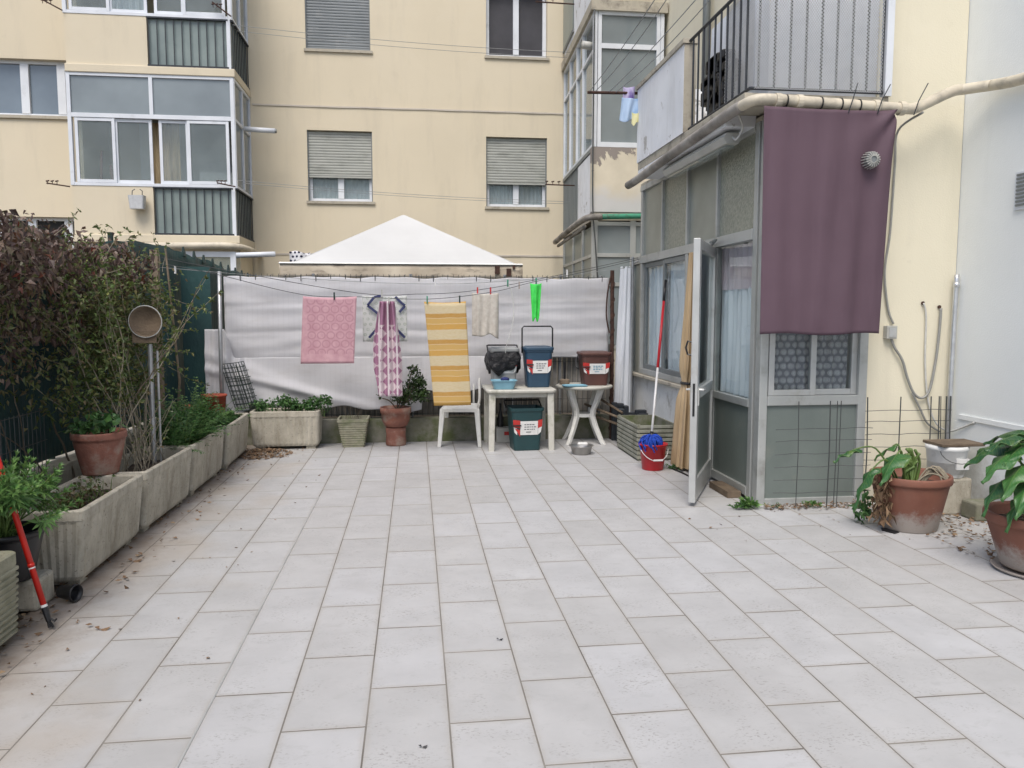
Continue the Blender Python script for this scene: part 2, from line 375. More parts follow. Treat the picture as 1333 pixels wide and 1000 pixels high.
    def pink(t):
        x = t.xyz(); d = hexd(t, x[0], x[2], .088)
        ring = t.ramp(d, [(.0, .25), (.18, .05), (.30, .0), (.37, .8), (.44, .8), (.49, .1)])
        e = t.math('MULTIPLY', t.ramp(t.math('ABSOLUTE', x[0]), [(.225, 1.0), (.24, 0.0)]), t.ramp(t.math('MULTIPLY', x[2], -1.0), [(.03, 0.0), (.04, 1.0), (.58, 1.0), (.59, 0.0)]))
        base = t.ramp(t.noise(14, 5), [(.3, (.52,.29,.33)), (.7, (.64,.40,.44))])
        return t.mix(t.math('MULTIPLY', t.math('MULTIPLY', ring, .7), e), base, (.40,.19,.24))
    cloth('pink towel', pink, bump=.8)
    def yellow(t):
        x = t.xyz()
        f = t.math('FRACT', t.math('ADD', t.math('DIVIDE', t.math('ADD', x[2], t.math('MULTIPLY', t.noise(6, 3), .02)), .272), .03 + 10))
        c = t.ramp(f, [(0, (.58,.34,.085)), (.20, (.58,.34,.085)), (.215, (.70,.57,.36)), (.235, (.58,.37,.12)), (.42, (.58,.37,.12)), (.44, (.70,.58,.38)), (.455, (.50,.28,.07)), (.60, (.50,.28,.07)), (.62, (.62,.53,.35)), (.98, (.62,.53,.35))], 'LINEAR')
        sp = t.ramp(t.noise(60, 4, t.mapped((.5,1,2))), [(.4, 0.0), (.7, .35)])
        return t.mix(sp, c, (.52,.38,.18))
    cloth('yellow towel', yellow, bump=.8)
    def purp(t):
        x = t.xyz()
        zt = t.math('PINGPONG', t.math('MULTIPLY', x[2], 1.0), .055)
        tri = t.math('LESS_THAN', t.math('MULTIPLY', zt, .9), t.math('PINGPONG', t.math('ADD', x[0], 5.0), .052))
        mm = t.math('MULTIPLY', tri, t.math('LESS_THAN', x[2], -.24))
        c = t.mix(mm, (.36,.17,.27), (.66,.56,.58))
        stripe = t.math('LESS_THAN', t.math('PINGPONG', t.math('ADD', x[0], 5.035), .045), .009)
        c = t.mix(stripe, c, (.70,.64,.65))
        return t.mix(t.ramp(t.noise(50, 3), [(.3, 0.0), (.8, .2)]), c, (.5,.35,.42))
    cloth('purple towel', purp, bump=.8)
    def greyc(t):
        x = t.xyz()
        d = hexd(t, x[0], x[2], .055)
        c = t.ramp(d, [(0, (.66,.66,.62)), (.25, (.45,.50,.45)), (.35, (.68,.69,.67))])
        return t.mix(t.ramp(t.noise(35, 3), [(.45, 0.0), (.6, .7)]), c, (.66,.67,.66))
    cloth('grey print cloth', greyc, trans=.3)
    cloth('cream cloth', lambda t: t.ramp(t.noise(25, 5), [(.3, (.56,.52,.46)), (.7, (.70,.67,.61))]), trans=.3)
    cloth('neon green cloth', lambda t: t.ramp(t.noise(12, 4), [(.3, (.05,.66,.08)), (.7, (.12,.86,.18))]), trans=.3)
    cloth('navy tape', lambda t: t.ramp(t.noise(30, 3), [(.3, (.03,.035,.10)), (.7, (.05,.06,.15))]), trans=.05)
    cloth('light blue cloth', lambda t: t.ramp(t.noise(4, 2), [(.4, (.22,.40,.68)), (.6, (.48,.62,.80))]), trans=.2)
    cloth('yellow cloth', lambda t: t.ramp(t.noise(4, 2), [(.4, (.70,.62,.10)), (.6, (.78,.75,.45))]), trans=.2)
    cloth('violet cloth', lambda t: t.ramp(t.noise(9, 2), [(.4, (.18,.13,.36)), (.6, (.55,.50,.70))]), trans=.2)
    def plum(t):
        c = t.ramp(t.noise(1.5, 5), [(.3, (.096,.057,.077)), (.7, (.124,.076,.100))])
        return t.mix(t.ramp(t.noise(3, 5, t.mapped((3,1,.4))), [(.5, 0.0), (.8, .35)]), c, (.155,.10,.13))
    cloth('plum cloth', plum, rough=.75, bump=.25, trans=.12)
    cloth('beige curtain', lambda t: t.ramp(t.noise(6, 5, t.mapped((3,3,.4))), [(.3, (.42,.30,.17)), (.7, (.58,.44,.27))]), trans=.1, bump=.3)
    cloth('white curtain', lambda t: t.ramp(t.noise(4, 5, t.mapped((2,2,.5))), [(.3, (.66,.69,.74)), (.7, (.80,.83,.87))]), trans=.15, bump=.2)
    cloth('pink curtain', lambda t: t.ramp(t.noise(4, 5), [(.3, (.62,.50,.55)), (.7, (.74,.64,.68))]), trans=.3, bump=.2)
    def lace(t):
        x = t.xyz(); d = hexd(t, x[0], x[2], .055)
        c = t.ramp(d, [(0, (.52,.50,.52)), (.2, (.70,.68,.70)), (.3, (.42,.40,.43)), (.36, (.66,.64,.67)), (.42, (.27,.26,.29))])
        return t.mix(t.ramp(t.noise(18, 4), [(.4, 0.0), (.7, .5)]), c, (.34,.32,.36))
    cloth('lace curtain', lace, trans=.35, bump=.2)
    def dots(t):
        x = t.xyz(); d = hexd(t, x[0], x[2], .055)
        return t.ramp(d, [(0, (.02,.02,.05)), (.27, (.02,.02,.05)), (.30, (.70,.70,.72))])
    cloth('dotted cloth', dots)
    t = NT('shade net')
    col = t.ramp(t.noise(1.2, 4), [(.3, (.008,.032,.034)), (.7, (.018,.070,.070))])
    st = t.ramp(t.noise(3, 5, t.mapped((1,5,.3))), [(.5, 0.0), (.8, .5)])
    col = t.mix(st, col, (.03,.075,.065))
    M['net'] = t.done(t.bsdf(col, .7, 0, t.bump(t.noise(9, 4, t.mapped((1,2,.5))), .6, .03)))
    # glass
    M['glass'] = mk_glass('clear glass', (.93,.96,.96), .02)
    M['glass_far'] = mk_glass('window glass', (.90,.94,.94), .05, .02, .16, (.50,.55,.56))
    M['pane_grey'] = mk('grey blue pane', (.23,.265,.275), (.155,.18,.19), .9, .08, bump=0, Specular_IOR_Level=.8)  # opaque; the reflected sky is put into the base colour
    M['pane_slate'] = mk('slate pane', (.16,.20,.24), (.10,.13,.165), .9, .08, bump=0, Specular_IOR_Level=.8)  # opaque too, sky reflection painted as a slate tone
    M['frost'] = mk('frosted wired glass', (.29,.31,.27), (.21,.225,.19), 3, .3, bump=.25, bscale=120)
    M['frost2'] = mk('rippled frosted glass', (.34,.355,.29), (.20,.21,.17), 38, .22, bump=.8, bscale=55)
    M['frost_dark'] = mk('grey green panel', (.175,.205,.19), (.13,.155,.145), 2, .35, bump=.1, dirt=(.22,.23,.2), dscale=3, dlo=.55, dhi=.8)
    M['reeded'] = mk('reeded balcony glass', (.235,.285,.27), (.16,.20,.195), 2, .3, bump=.2)
    M['gauze'] = mk('dark insect screen', (.055,.055,.065), (.03,.03,.036), 2, .7, bump=.2)
    M['room'] = mk('dim room', (.045,.045,.045), (.02,.02,.02), 1, .9, bump=0)  # near-black colour stands for the shade inside unlit rooms
    M['interior'] = mk('pale interior', (.66,.66,.64), (.5,.5,.48), 1.5, .9, bump=0)
    # leaves
    M['lf_purple'] = mk_leaf('purple creeper leaf', [(0, (.055,.032,.034)), (.3, (.10,.058,.056)), (.6, (.145,.088,.075)), (.75, (.20,.14,.11)), (.9, (.07,.09,.034)), (.985, (.13,.05,.03)), (1, (.17,.03,.02))], .5, .18)
    M['lf_mixed'] = mk_leaf('mixed creeper leaf', [(0, (.06,.07,.022)), (.35, (.10,.13,.032)), (.6, (.08,.10,.03)), (.75, (.15,.10,.06)), (1, (.16,.20,.05))], .5, .2)
    M['lf_green'] = mk_leaf('shrub leaf', [(0, (.05,.085,.02)), (.4, (.09,.15,.035)), (.7, (.14,.19,.05)), (.85, (.16,.11,.065)), (1, (.26,.30,.08))], .5, .25)
    M['lf_bright'] = mk_leaf('spurge leaf', [(0, (.045,.12,.03)), (.5, (.10,.23,.06)), (1, (.20,.36,.10))], .42, .25)
    M['lf_fern'] = mk_leaf('fern leaf', [(0, (.02,.07,.02)), (.5, (.045,.14,.04)), (1, (.10,.23,.06))], .5, .25)
    M['lf_dark'] = mk_leaf('glossy dark leaf', [(0, (.01,.03,.01)), (.6, (.025,.065,.018)), (1, (.06,.12,.03))], .3, .15)
    M['lf_red'] = mk_leaf('reddish groundcover', [(0, (.10,.05,.025)), (.5, (.07,.09,.03)), (1, (.05,.12,.03))], .5, .2)
    M['lf_dry'] = mk_leaf('dry leaf', [(0, (.09,.05,.03)), (.5, (.19,.11,.065)), (.85, (.28,.18,.11)), (1, (.34,.25,.16))], .8, .1)
    t = NT('calla leaf')
    g = t.n('NewGeometry'); rp = g.outputs['Random Per Island']
    col = t.ramp(rp, [(0, (.02,.085,.025)), (.5, (.035,.13,.035)), (1, (.07,.19,.05))])
    col = t.mix(t.ramp(t.noise(9, 5, None, .6), [(.56, 0.0), (.72, .8)]), col, (.20,.27,.05))
    uv = t.n('SeparateXYZ'); t.t.links.new(t.coord('UV'), uv.inputs[0])
    ab = t.math('ABSOLUTE', t.math('SUBTRACT', t.math('MULTIPLY', uv.outputs[0], 2.0), 1.0))
    vein = t.math('PINGPONG', t.math('SUBTRACT', uv.outputs[1], t.math('MULTIPLY', ab, .22)), .045)
    vm = t.math('MAXIMUM', t.ramp(vein, [(.0, .45), (.008, 0.0)]), t.ramp(ab, [(.0, .8), (.05, .0), (.93, 0.0), (1.0, .7)]))
    col = t.mix(vm, col, (.20,.30,.10))
    w = t.noise(30, 3)
    b = t.bsdf(col, .36, 0, t.bump(w, .3, .006)); tr = t.n('BsdfTranslucent'); t.t.links.new(col, tr.inputs[0])
    mx = t.n('MixShader', i_0=.2); t.t.links.new(b.outputs[0], mx.inputs[1]); t.t.links.new(tr.outputs[0], mx.inputs[2]); M['calla'] = t.done(mx)

mats()

# ------------------------------------------------------------------ setting
def structure(o): return tag(o, kind='structure')
b = MB(); b.add([(-150,-150,-.06),(150,-150,-.06),(150,200,-.06),(-150,200,-.06)], [(0,1,2,3)])
structure(b.build('ground', M['earth']))
b = MB(); b.box(-1.93, 4.19, -3.2, 9.05, -.05, -.0010)
structure(b.build('grout_bed', M['grout']))
# tiles: staggered 30 x 60 cm slabs, each an island of one sheet
b = MB()
gap = .0031
for i in range(-6, 15):
    x0, x1 = .3*i - .194, .3*(i+1) - .194
    for j in range(-11, 12):
        jj = j + (.5 if i % 2 else 0)
        y0 = 3.047 + .6*jj - .004*max(i, 0) + (.01 if i < 0 else 0); y1 = y0 + .6
        a0, a1, c0, c1 = max(x0, -1.93) + gap, min(x1, 4.185) - gap, y0 + .0045, min(y1, 9.045) - .0045
        if a1 - a0 < .03 or c1 - c0 < .03 or y0 < -3.2: continue
        e = .0010; dz = ru(-.0002, .0002); tx, ty = ru(-.0003,.0003), ru(-.0002,.0002)
        if i in (2, 3) and a0 > 0: pass
        vs = []
        for (ex, ez) in ((0, -.003), (0, -.0006), (e, 0)):
            for k, (px, py) in enumerate(((a0+ex, c0+ex), (a1-ex, c0+ex), (a1-ex, c1-ex), (a0+ex, c1-ex))):
                vs.append((px, py, ez + dz + (tx if px > (a0+a1)/2 else -tx) + (ty if py > (c0+c1)/2 else -ty)))
        fs = [(8,9,10,11)]
        for r_ in (0, 4):
            for k in range(4): fs.append((r_+k, r_+(k+1)%4, r_+4+(k+1)%4, r_+4+k))
        b.add(vs, fs); b.uv = getattr(b, 'uv', []) + [(0,0),(1,0),(1,1),(0,1)]*3
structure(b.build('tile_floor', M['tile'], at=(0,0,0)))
b = MB(); b.box(-.798, -.790, -2.5, 6.4, -.003, .0035)
tag(b.build('joint_strip', M['alu_light'], at=(-.794, 2, 0)), 'thin metal strip set in a long joint of the tile floor', 'joint strip')
b = MB(); b.box(-2.62, -1.932, -3.2, 9.05, -.055, -.012)
structure(b.build('planting_ground', M['earth']))

# litter
b = MB()
def dry(b, x, y, z, s):
    a = ru(0, 2*PI); d = Vector((math.cos(a), math.sin(a), ru(-.1,.3))).normalized(); sd = Vector((-d.y, d.x, ru(-.5,.5))).normalized()
    b.leaf(Vector((x, y, z)), d, sd, s, s*ru(.4,.7), ru(-.3,.4), ru(-.2,.1))
for _ in range(900):
    y = ru(3.3, 9.0); x = -1.93 + abs(random.gauss(0, .05)) - .03 + (.02 if rnd() < .8 else ru(0, .35))
    if 8.2 < y: x = -1.75 + ru(0, .7) * (rnd())
    dry(b, x, y, ru(.004, .02), ru(.015, .045))
for _ in range(650):
    r = math.sqrt(rnd()); a = ru(0, 2*PI)
    dry(b, -1.62 + .30*r*math.cos(a), 8.42 + .30*r*math.sin(a), ru(.005, .035)*(1.2-r) + .004, ru(.02, .05))
for _ in range(60): dry(b, ru(-1.9, -.9), ru(2.6, 8), .004, ru(.012, .03))
tag(b.build('dry_leaves', M['lf_dry'], at=(-1.7, 6, 0)), 'brown dry leaf litter along the foot of the concrete troughs', 'leaf litter', kind='stuff')
b = MB()
for _ in range(420): dry(b, ru(2.62, 3.5), 5.58 + random.gauss(0, .035), ru(.004, .03), ru(.012, .035))
for _ in range(420): dry(b, ru(3.35, 4.15), ru(4.2, 5.6), ru(.004, .025), ru(.02, .05))
for _ in range(30): dry(b, ru(1.8, 4.0), ru(4.6, 5.5), .004, ru(.01, .03))
tag(b.build('dead_leaves', M['lf_dry'], at=(3.3, 5.4, 0)), 'scattered dead leaves by the terracotta pots and veranda foot', 'leaf litter', kind='stuff')
for k, (x, y, s, lb) in enumerate(((-1.49, 3.78, .05, 'curled brown leaf lying on the tile beside the red pole tip'), (-1.70, 4.83, .06, 'dark brown leaf lying beside the nearest concrete trough'),
                       (.36, 3.44, .022, 'tiny dark crumb lying alone at the middle of the tile floor'), (.005, 2.588, .022, 'small black leaf scrap lying nearest the camera on the tiles'))):
    b = MB(); p = Vector((x, y, .006))
    b.leaf(p, Vector((1,.3,.15)).normalized(), Vector((-.3,1,.1)).normalized(), s, s*.75, .3, .0)
    b.leaf(p, Vector((-.8,.5,.2)).normalized(), Vector((.4,1,.0)).normalized(), s*.7, s*.5, .3, .0)
    tag(b.build('fallen_leaf', M['lf_dry'] if k < 2 else M['black'], at=(x,y,0)), lb, 'leaf')

# ------------------------------------------------------------------ facade helpers
def wallgrid(b, fr, s0, s1, z0, z1, th, holes):
    ss = sorted({s0, s1, *[h[0] for h in holes], *[h[1] for h in holes]}); zs = sorted({z0, z1, *[h[2] for h in holes], *[h[3] for h in holes]})
    ox, oy, dx, dy, nx, ny = fr
    P = lambda a, t, z: (ox+dx*a+nx*t, oy+dy*a+ny*t, z)
    inh = lambda a, z: any(h[0] < a < h[1] and h[2] < z < h[3] for h in holes)
    for i in range(len(ss)-1):
        for j in range(len(zs)-1):
            a, c, e, f = ss[i], ss[i+1], zs[j], zs[j+1]
            if inh((a+c)/2, (e+f)/2): continue
            b.add([P(a,0,e),P(c,0,e),P(c,0,f),P(a,0,f)], [(0,1,2,3)]); b.add([P(a,-th,e),P(c,-th,e),P(c,-th,f),P(a,-th,f)], [(3,2,1,0)])
    for (a, c, e, f) in list(holes) + [(s0, s1, z0, z1)]:
        b.add([P(a,0,e),P(c,0,e),P(c,-th,e),P(a,-th,e)], [(0,1,2,3)]); b.add([P(a,0,f),P(c,0,f),P(c,-th,f),P(a,-th,f)], [(3,2,1,0)])
        b.add([P(a,0,e),P(a,0,f),P(a,-th,f),P(a,-th,e)], [(3,2,1,0)]); b.add([P(c,0,e),P(c,0,f),P(c,-th,f),P(c,-th,e)], [(0,1,2,3)])
def rectframe(b, fr, s0, s1, t0, t1, z0, z1, w, w2=None):
    w2 = w2 or w
    b.fb(fr, s0, s0+w, t0, t1, z0, z1); b.fb(fr, s1-w, s1, t0, t1, z0, z1)
    b.fb(fr, s0+w, s1-w, t0+.002, t1-.002, z0, z0+w2); b.fb(fr, s0+w, s1-w, t0+.002, t1-.002, z1-w2, z1)
def curtain_mb(fr, s0, s1, t, z0, z1, amp=.02, folds=9, pinch=0, n=60):
    ox, oy, dx, dy, nx, ny = fr
    b = MB()
    def fn(u, v):
        s = s0 + (s1-s0)*u; z = z1 + (z0-z1)*v
        w = amp*math.sin(u*folds*2*PI + .6*math.sin(v*3)) * (.5+.5*v) + amp*.4*math.sin(u*folds*4.3+2*v)
        return (ox+dx*s+nx*(t+w), oy+dy*s+ny*(t+w), z)
    return b.grid(fn, n, 6)
def shutter_mb(fr, s0, s1, t, z0, z1, pitch=.052):
    b = MB(); z = z1; ox, oy, dx, dy, nx, ny = fr
    P = lambda a, tt, zz: (ox+dx*a+nx*tt, oy+dy*a+ny*tt, zz)
    while z > z0 + .005:
        zb = max(z - pitch, z0)
        pr = [(t-.006, z), (t+.004, z-.006), (t+.007, (z+zb)/2), (t+.004, zb+.006), (t-.006, zb)]
        for k in range(4):
            b.add([P(s0,*pr[k]), P(s1,*pr[k]), P(s1,*pr[k+1]), P(s0,*pr[k+1])], [(3,2,1,0)])
        z = zb
    b.fb(fr, s0, s1, t-.012, t+.012, z0-.03, z0)
    return b

# ------------------------------------------------------------------ far apartment building
FY = 15.4
fw = (0, FY, 1, 0, 0, -1)
bld = thing('apartment_building', 'long cream apartment building closing the far side of the yard', 'building', (-2, FY, 0))
holes = [(-1.98,-.78,3.57,4.88), (1.38,2.565,3.52,4.845), (-1.965,-.785,6.34,7.65), (1.385,2.56,6.34,7.65),
         (-8.3,-5.9,4.99,5.98), (-8.3,-5.9,2.0,3.21), (-8.3,-5.9,7.9,9.0)]
b = MB(); wallgrid(b, fw, -16, 9, 0, 11.5, .32, holes); wl = b.build('wall', M['cream'], bld)
b = MB(); b.fb(fw, -16, 9, -6, -5.8, 0, 11.5); b.fb(fw, -16, 9, -5.8, -.33, 11.4, 11.52); b.build('rear_wall', M['cream'], bld)
b = MB(); b.fb(fw, -9, 4, -1.4, -1.35, 0, 11.3); b.build('inner_wall', M['room'], bld)  # dark backing behind the openings, room shade painted into its colour
for z, xs in ((5.315, (-2.95, 2.9)), (2.585, (-2.95, 9))):
    b = MB()
    n = 60
    for k in range(n):
        a = xs[0] + (xs[1]-xs[0])*k/n; c = xs[0] + (xs[1]-xs[0])*(k+1)/n; dz = noise.noise(Vector((a*1.7, z, 0)))*.008
        b.fb(fw, a, c, .0025, .016 + .004*noise.noise(Vector((a*3, 0, z))), z-.018+dz, z+.012+dz)
    b.build('string_course', M['grey_wall'], bld)
def far_window(x0, x1, z0, z1, kind, zs=None):
    w = .07
    b = MB(); t0 = -.20; t1 = -.13
    rectframe(b, fw, x0, x1, t0, t1, z0, z1, w)
    xm = (x0+x1)/2
    b.fb(fw, xm-.055, xm+.055, t0+.004, t1+.006, z0+w, z1-w)
    f = b.build('window', M['white_frame'], bld, bevel=.004)
    b = MB(); b.fb(fw, x0-.03, x1+.04, -.12, .035, z0-.045, z0+.004); b.build('sill', M['slab'], f)
    if kind == 'net':
        b = MB(); b.fb(fw, x0+w, x1-w, -.185, -.18, z0+w, z1-w); b.build('insect_screen', M['gauze'], f)
    else:
        for a, c in ((x0+w, xm-.055), (xm+.055, x1-w)):
            b = MB(); b.fb(fw, a, c, -.17, -.165, z0+w, z1-w); b.build('pane', M['glass_far'], f)
        curtain_mb(fw, x0+.02, x1-.02, -.28, z0+.02, z1-.02, .022, 14).build('curtain', M['white curtain'], f, smooth=True)
    if zs is not None:
        shutter_mb(fw, x0+.02, x1-.02, -.07, zs, z1-.01).build('shutter', M['shutter'] if z0 < 5 else M['shutter_dark'], f)
        b = MB(); b.fb(fw, x0, x0+.02, -.1, -.04, z0, z1); b.fb(fw, x1-.02, x1, -.1, -.04, z0, z1); b.build('guide_rail', M['alu_dark'], f)
far_window(-1.98,-.78,3.57,4.88,'c',4.05); far_window(1.38,2.565,3.52,4.845,'c',3.99)
far_window(-1.965,-.785,6.34,7.65,'c',6.40); far_window(1.385,2.56,6.34,7.65,'net')
for z0, z1 in ((4.99,5.98),(2.0,3.21),(7.9,9.0)):
    b = MB(); rectframe(b, fw, -8.3, -5.9, -.18, -.10, z0, z1, .06)
    for x in (-7.5, -6.92, -6.30): b.fb(fw, x-.07, x+.07, -.176, -.094, z0+.06, z1-.06)
    f = b.build('window', M['white_frame'], bld, bevel=.004)
    for a, c in ((-8.24,-7.57),(-7.43,-6.99),(-6.85,-6.37),(-6.23,-5.96)):
        b = MB(); b.fb(fw, a, c, -.15, -.145, z0+.06, z1-.06); b.build('pane', M['pane_slate'] if z0 > 4 else M['room'], f)  # lower panes carry the dark of the room as their colour
    b = MB(); b.fb(fw, -8.35, -5.8, -.1, .04, z0-.05, z0+.004); b.build('sill', M['slab'], f)

# left enclosed balcony stack
tf = (0, 14.1, 1, 0, 0, -1); ts = (-3.0, 14.1, 0, 1, 1, 0)
stack = thing('balcony_tower', 'cream balcony stack with white glazing projecting from the far building above the creeper', 'enclosed balcony', (-4.3, 14.7, 0))
for z in (2.66, 5.42, 8.2):
    b = MB(); b.box(-5.66, -2.97, 14.07, 15.39, z, z+.13); b.build('floor_slab', M['cream'], stack, bevel=.01)
for z in (2.79, 5.55):
    b = MB(); b.box(-5.64, -4.36, 14.1, 14.25, z, z+.80); b.build('parapet', M['cream'], stack)
b = MB(); b.box(-5.64, -5.5, 14.25, 15.39, 2.79, 8.2); b.build('side_wall', M['cream'], stack)
b = MB(); b.box(-5.63, -3.02, 14.3, 15.38, 0, 2.66); b.build('ground_wall', M['cream'], stack)
b = MB(); b.box(-4.85, -3.06, 15.05, 15.12, 2.8, 5.4); b.build('inner_partition', M['interior'], stack)
for z0 in (2.79, 5.55):
    # glass balustrade, front and side
    b = MB(); b.fb(tf, -4.36, -3.06, -.02, .02, z0, z0+.03); b.fb(tf, -4.36, -3.06, -.02, .02, z0+.775, z0+.80)
    b.fb(ts, .0, 1.28, -.02, .02, z0, z0+.03); b.fb(ts, .0, 1.28, -.02, .02, z0+.775, z0+.80)
    for k in range(10):
        x = -4.33 + k*.132; b.fb(tf, x-.007, x+.007, -.007, .007, z0+.03, z0+.775)
    for k in range(10):
        y = .06 + k*.13; b.fb(ts, y-.007, y+.007, -.007, .007, z0+.03, z0+.775)
    rl = b.build('railing', M['rail'], stack)
    b = MB(); b.fb(tf, -4.35, -3.08, -.045, -.035, z0+.02, z0+.79); b.build('glass_infill', M['reeded'], rl)
    b = MB(); b.fb(ts, .05, 1.28, -.045, -.035, z0+.02, z0+.79); b.build('glass_infill', M['reeded'], rl)
    b = MB(); b.box(-3.085, -3.025, 14.085, 14.14, z0, z0+.80); b.build('corner_post', M['white_frame'], stack)
    # glazing frame
    g0, gm, g1 = z0+.80, z0+1.92, z0+2.63
    b = MB()
    for x in (-5.66, -3.06): b.fb(tf, x, x+.06, -.05, .012, g0, g1)
    b.fb(tf, -5.60, -3.06, -.05, .010, g0, g0+.05); b.fb(tf, -5.60, -3.06, -.05, .010, gm-.01, gm+.06); b.fb(tf, -5.60, -3.06, -.05, .010, g1-.05, g1)
    b.fb(tf, -4.365, -4.305, -.048, .011, gm+.06, g1-.05)
    for y in (.0, .62, 1.24): b.fb(ts, y, y+.05, -.05, .012, g0, g1)
    for y in (.05, .67): 
        for z in (g0, gm, g1-.05): b.fb(ts, y, y+.57, -.05, .010, z, z+.05)
    gf = b.build('glazing_frame', M['white_frame'], stack, bevel=.003)
    for a, c in ((-5.60,-4.365),(-4.305,-3.06)):
        b = MB(); b.fb(tf, a, c, -.025, -.018, gm+.06, g1-.05); b.build('pane', M['pane_grey'], gf)
    for k, (a, c, t) in enumerate(((-5.56,-4.93,0),(-4.95,-4.35,-.03),(-4.24,-3.76,-.03),(-3.78,-3.10,0))):
        b = MB(); rectframe(b, tf, a, c, -.03+t, t+.002, g0+.055, gm-.015, .05)
        sh = b.build('sliding_window', M['white_frame'], stack, bevel=.003)
        b = MB(); b.fb(tf, a+.05, c-.05, -.018+t, -.012+t, g0+.105, gm-.065); b.build('pane', M['glass_far'], sh)
    for y in (.05, .67):
        for za, zb in ((g0+.05, gm), (gm+.05, g1-.05)):
            b = MB(); b.fb(ts, y, y+.57, -.025, -.018, za, zb); b.build('pane', M['pane_grey'], gf)
b = MB(); b.tube([(-4.5,14.0,2.60),(-3.25,14.0,2.62),(-2.95,14.1,2.60),(-2.88,14.4,2.58),(-2.88,15.35,2.55)], .055, 12); b.build('gutter', M['pvc'], stack, smooth=True)
b = MB(); rectframe(b, tf, -4.1, -3.05, -.05, .01, 1.55, 2.52, .09); gl = b.build('ground_window', M['white_frame'], stack)
b = MB(); b.fb(tf, -4.01, -3.14, -.03, -.02, 1.64, 2.43); b.build('pane', M['glass_far'], gl)
b = MB(); b.tube([(-2.97,14.75,4.72),(-2.45,14.75,4.70)], .045, 10); o = b.build('vent_stub', M['white_frame'], stack, smooth=True)
b = MB(); b.lathe([(.036,-.02),(.036,.03)], 10); b.v = [(-2.45+z, 14.75+x, 4.70+y) for x, y, z in b.v]; b.build('stub_cap', M['alu_dark'], o)
for k, (x0, x1, h) in enumerate(((-5.32,-5.26,.62),(-5.10,-5.13,.38))):
    b = MB(); b.tube([(x0,14.45,3.5),(x1,14.40,3.6+h)], .022, 8); b.tube([(x0,14.45,3.4),(x0,14.45,3.52)], .06, 8)
    tag(b.build('broom', M['terra'], at=(x0,14.45,3.4)), ['taller brown stick behind the left pane of the lower tower glazing','shorter brown stick behind the left pane of the lower tower glazing'][k], 'broom')
b = MB(); b.box(-3.75,-3.15,14.7,15.0,2.8,3.95); tag(b.build('white_cabinet', M['white_plastic'], at=(-3.45,14.85,2.8)), 'white cabinet behind the right pane of the lower tower glazing', 'cabinet')
curtain_mb(tf, -4.45, -3.98, -.28, 3.6, 4.7, .02, 5).build('curtain', M['beige curtain'], stack, smooth=True)
curtain_mb(tf, -5.0, -4.5, -.35, 6.3, 7.5, .02, 5).build('curtain', M['white curtain'], stack, smooth=True)
# laundry brackets + lines over the far yard
def cable(name, pts, r, mat, label, cat, n=6, sag=0, parent=None, group=None, segs=14):
    b = MB(); P = []
    if len(pts) == 2:
        a, c = Vector(pts[0]), Vector(pts[1])
        for k in range(segs+1):
            u = k/segs; p = a.lerp(c, u); p.z -= sag*4*u*(1-u); P.append(p)
    else: P = smooth_path(pts, 6)
    b.tube(P, r, n)
    if parent: return b.build(name, mat, parent, smooth=True)
    return tag(b.build(name, mat, at=pts[0], smooth=True), label, cat, group)
def smooth_path(pts, k=6):
    P = [Vector(p) for p in pts]; out = []
    for i in range(len(P)-1):
        p0, p1, p2, p3 = P[max(i-1,0)], P[i], P[i+1], P[min(i+2,len(P)-1)]
        for j in range(k):
            u = j/k
            out.append(.5*((2*p1)+(-p0+p2)*u+(2*p0-5*p1+4*p2-p3)*u*u+(-p0+3*p1-3*p2+p3)*u**3))
    out.append(P[-1]); return out
for (x0, z0, x1, z1, wh) in ((-2.95,6.22,2.72,5.96,'upper'), (-2.95,3.70,2.75,3.40,'lower')):
    for q, d in (('front', 0), ('rear', .28)):
        cable('clothes_line', [(x0, 13.95+d, z0), (x1, 13.95+d, z1+.04)], .004, M['line'], f'{wh} {q} bare line crossing in front of the far facade', 'clothes line', sag=.05)
def bracket(x0, x1, y, z, dz, label):
    b = MB(); b.tube([(x0,y,z),(x1,y,z+dz)], .012, 6)
    for k in range(3):
        xx = x0+(x1-x0)*(.55+.2*k); b.tube([(xx,y,z+dz*.6),(xx,y,z+dz*.6+.05)], .006, 5); b.tube([(xx-.025,y,z+dz*.6+.05),(xx+.025,y,z+dz*.6+.06)], .012, 5)
    tag(b.build('line_bracket', M['rust'], at=(x0,y,z)), label, 'bracket')
bracket(-5.66, -6.02, 14.05, 3.56, .05, 'dark bracket sticking out left of the lower balcony tower level')
bracket(-5.64, -5.95, 14.05, 6.37, .16, 'dark bracket sticking out left of the upper balcony tower level')
bracket(-3.0, -3.30, 14.0, 3.60, .06, 'dark line bracket at the right corner of the lower tower glazing')
bracket(-2.98, -3.28, 14.0, 6.37, .22, 'dark line bracket at the right corner of the upper tower glazing')
bracket(2.85, 2.30, 14.0, 3.73, .01, 'rusty rod reaching left from the glazed wing beside the right lower shutter')
bracket(2.80, 2.12, 14.0, 6.83, .01, 'rusty rod reaching left at the screened upper window')
b = MB(); b.grid(lambda u, v: (-4.71+.25*u, 13.95+.03*math.sin(u*7), 3.46-.25*v+.01*math.sin(u*9)), 8, 6)
fc = thing('peg_basket', 'small pale peg basket hanging under the lower tower windows', 'peg basket', (-4.58, 13.97, 3.2))
b = MB(); b.loft([rrect(.22,.13,.03,3.2,3,-4.58,13.97), rrect(.26,.16,.03,3.42,3,-4.58,13.97), rrect(.235,.135,.03,3.42,3,-4.58,13.97), rrect(.2,.11,.03,3.23,3,-4.58,13.97)], True, True); b.build('basket', M['mesh_grey'], fc)
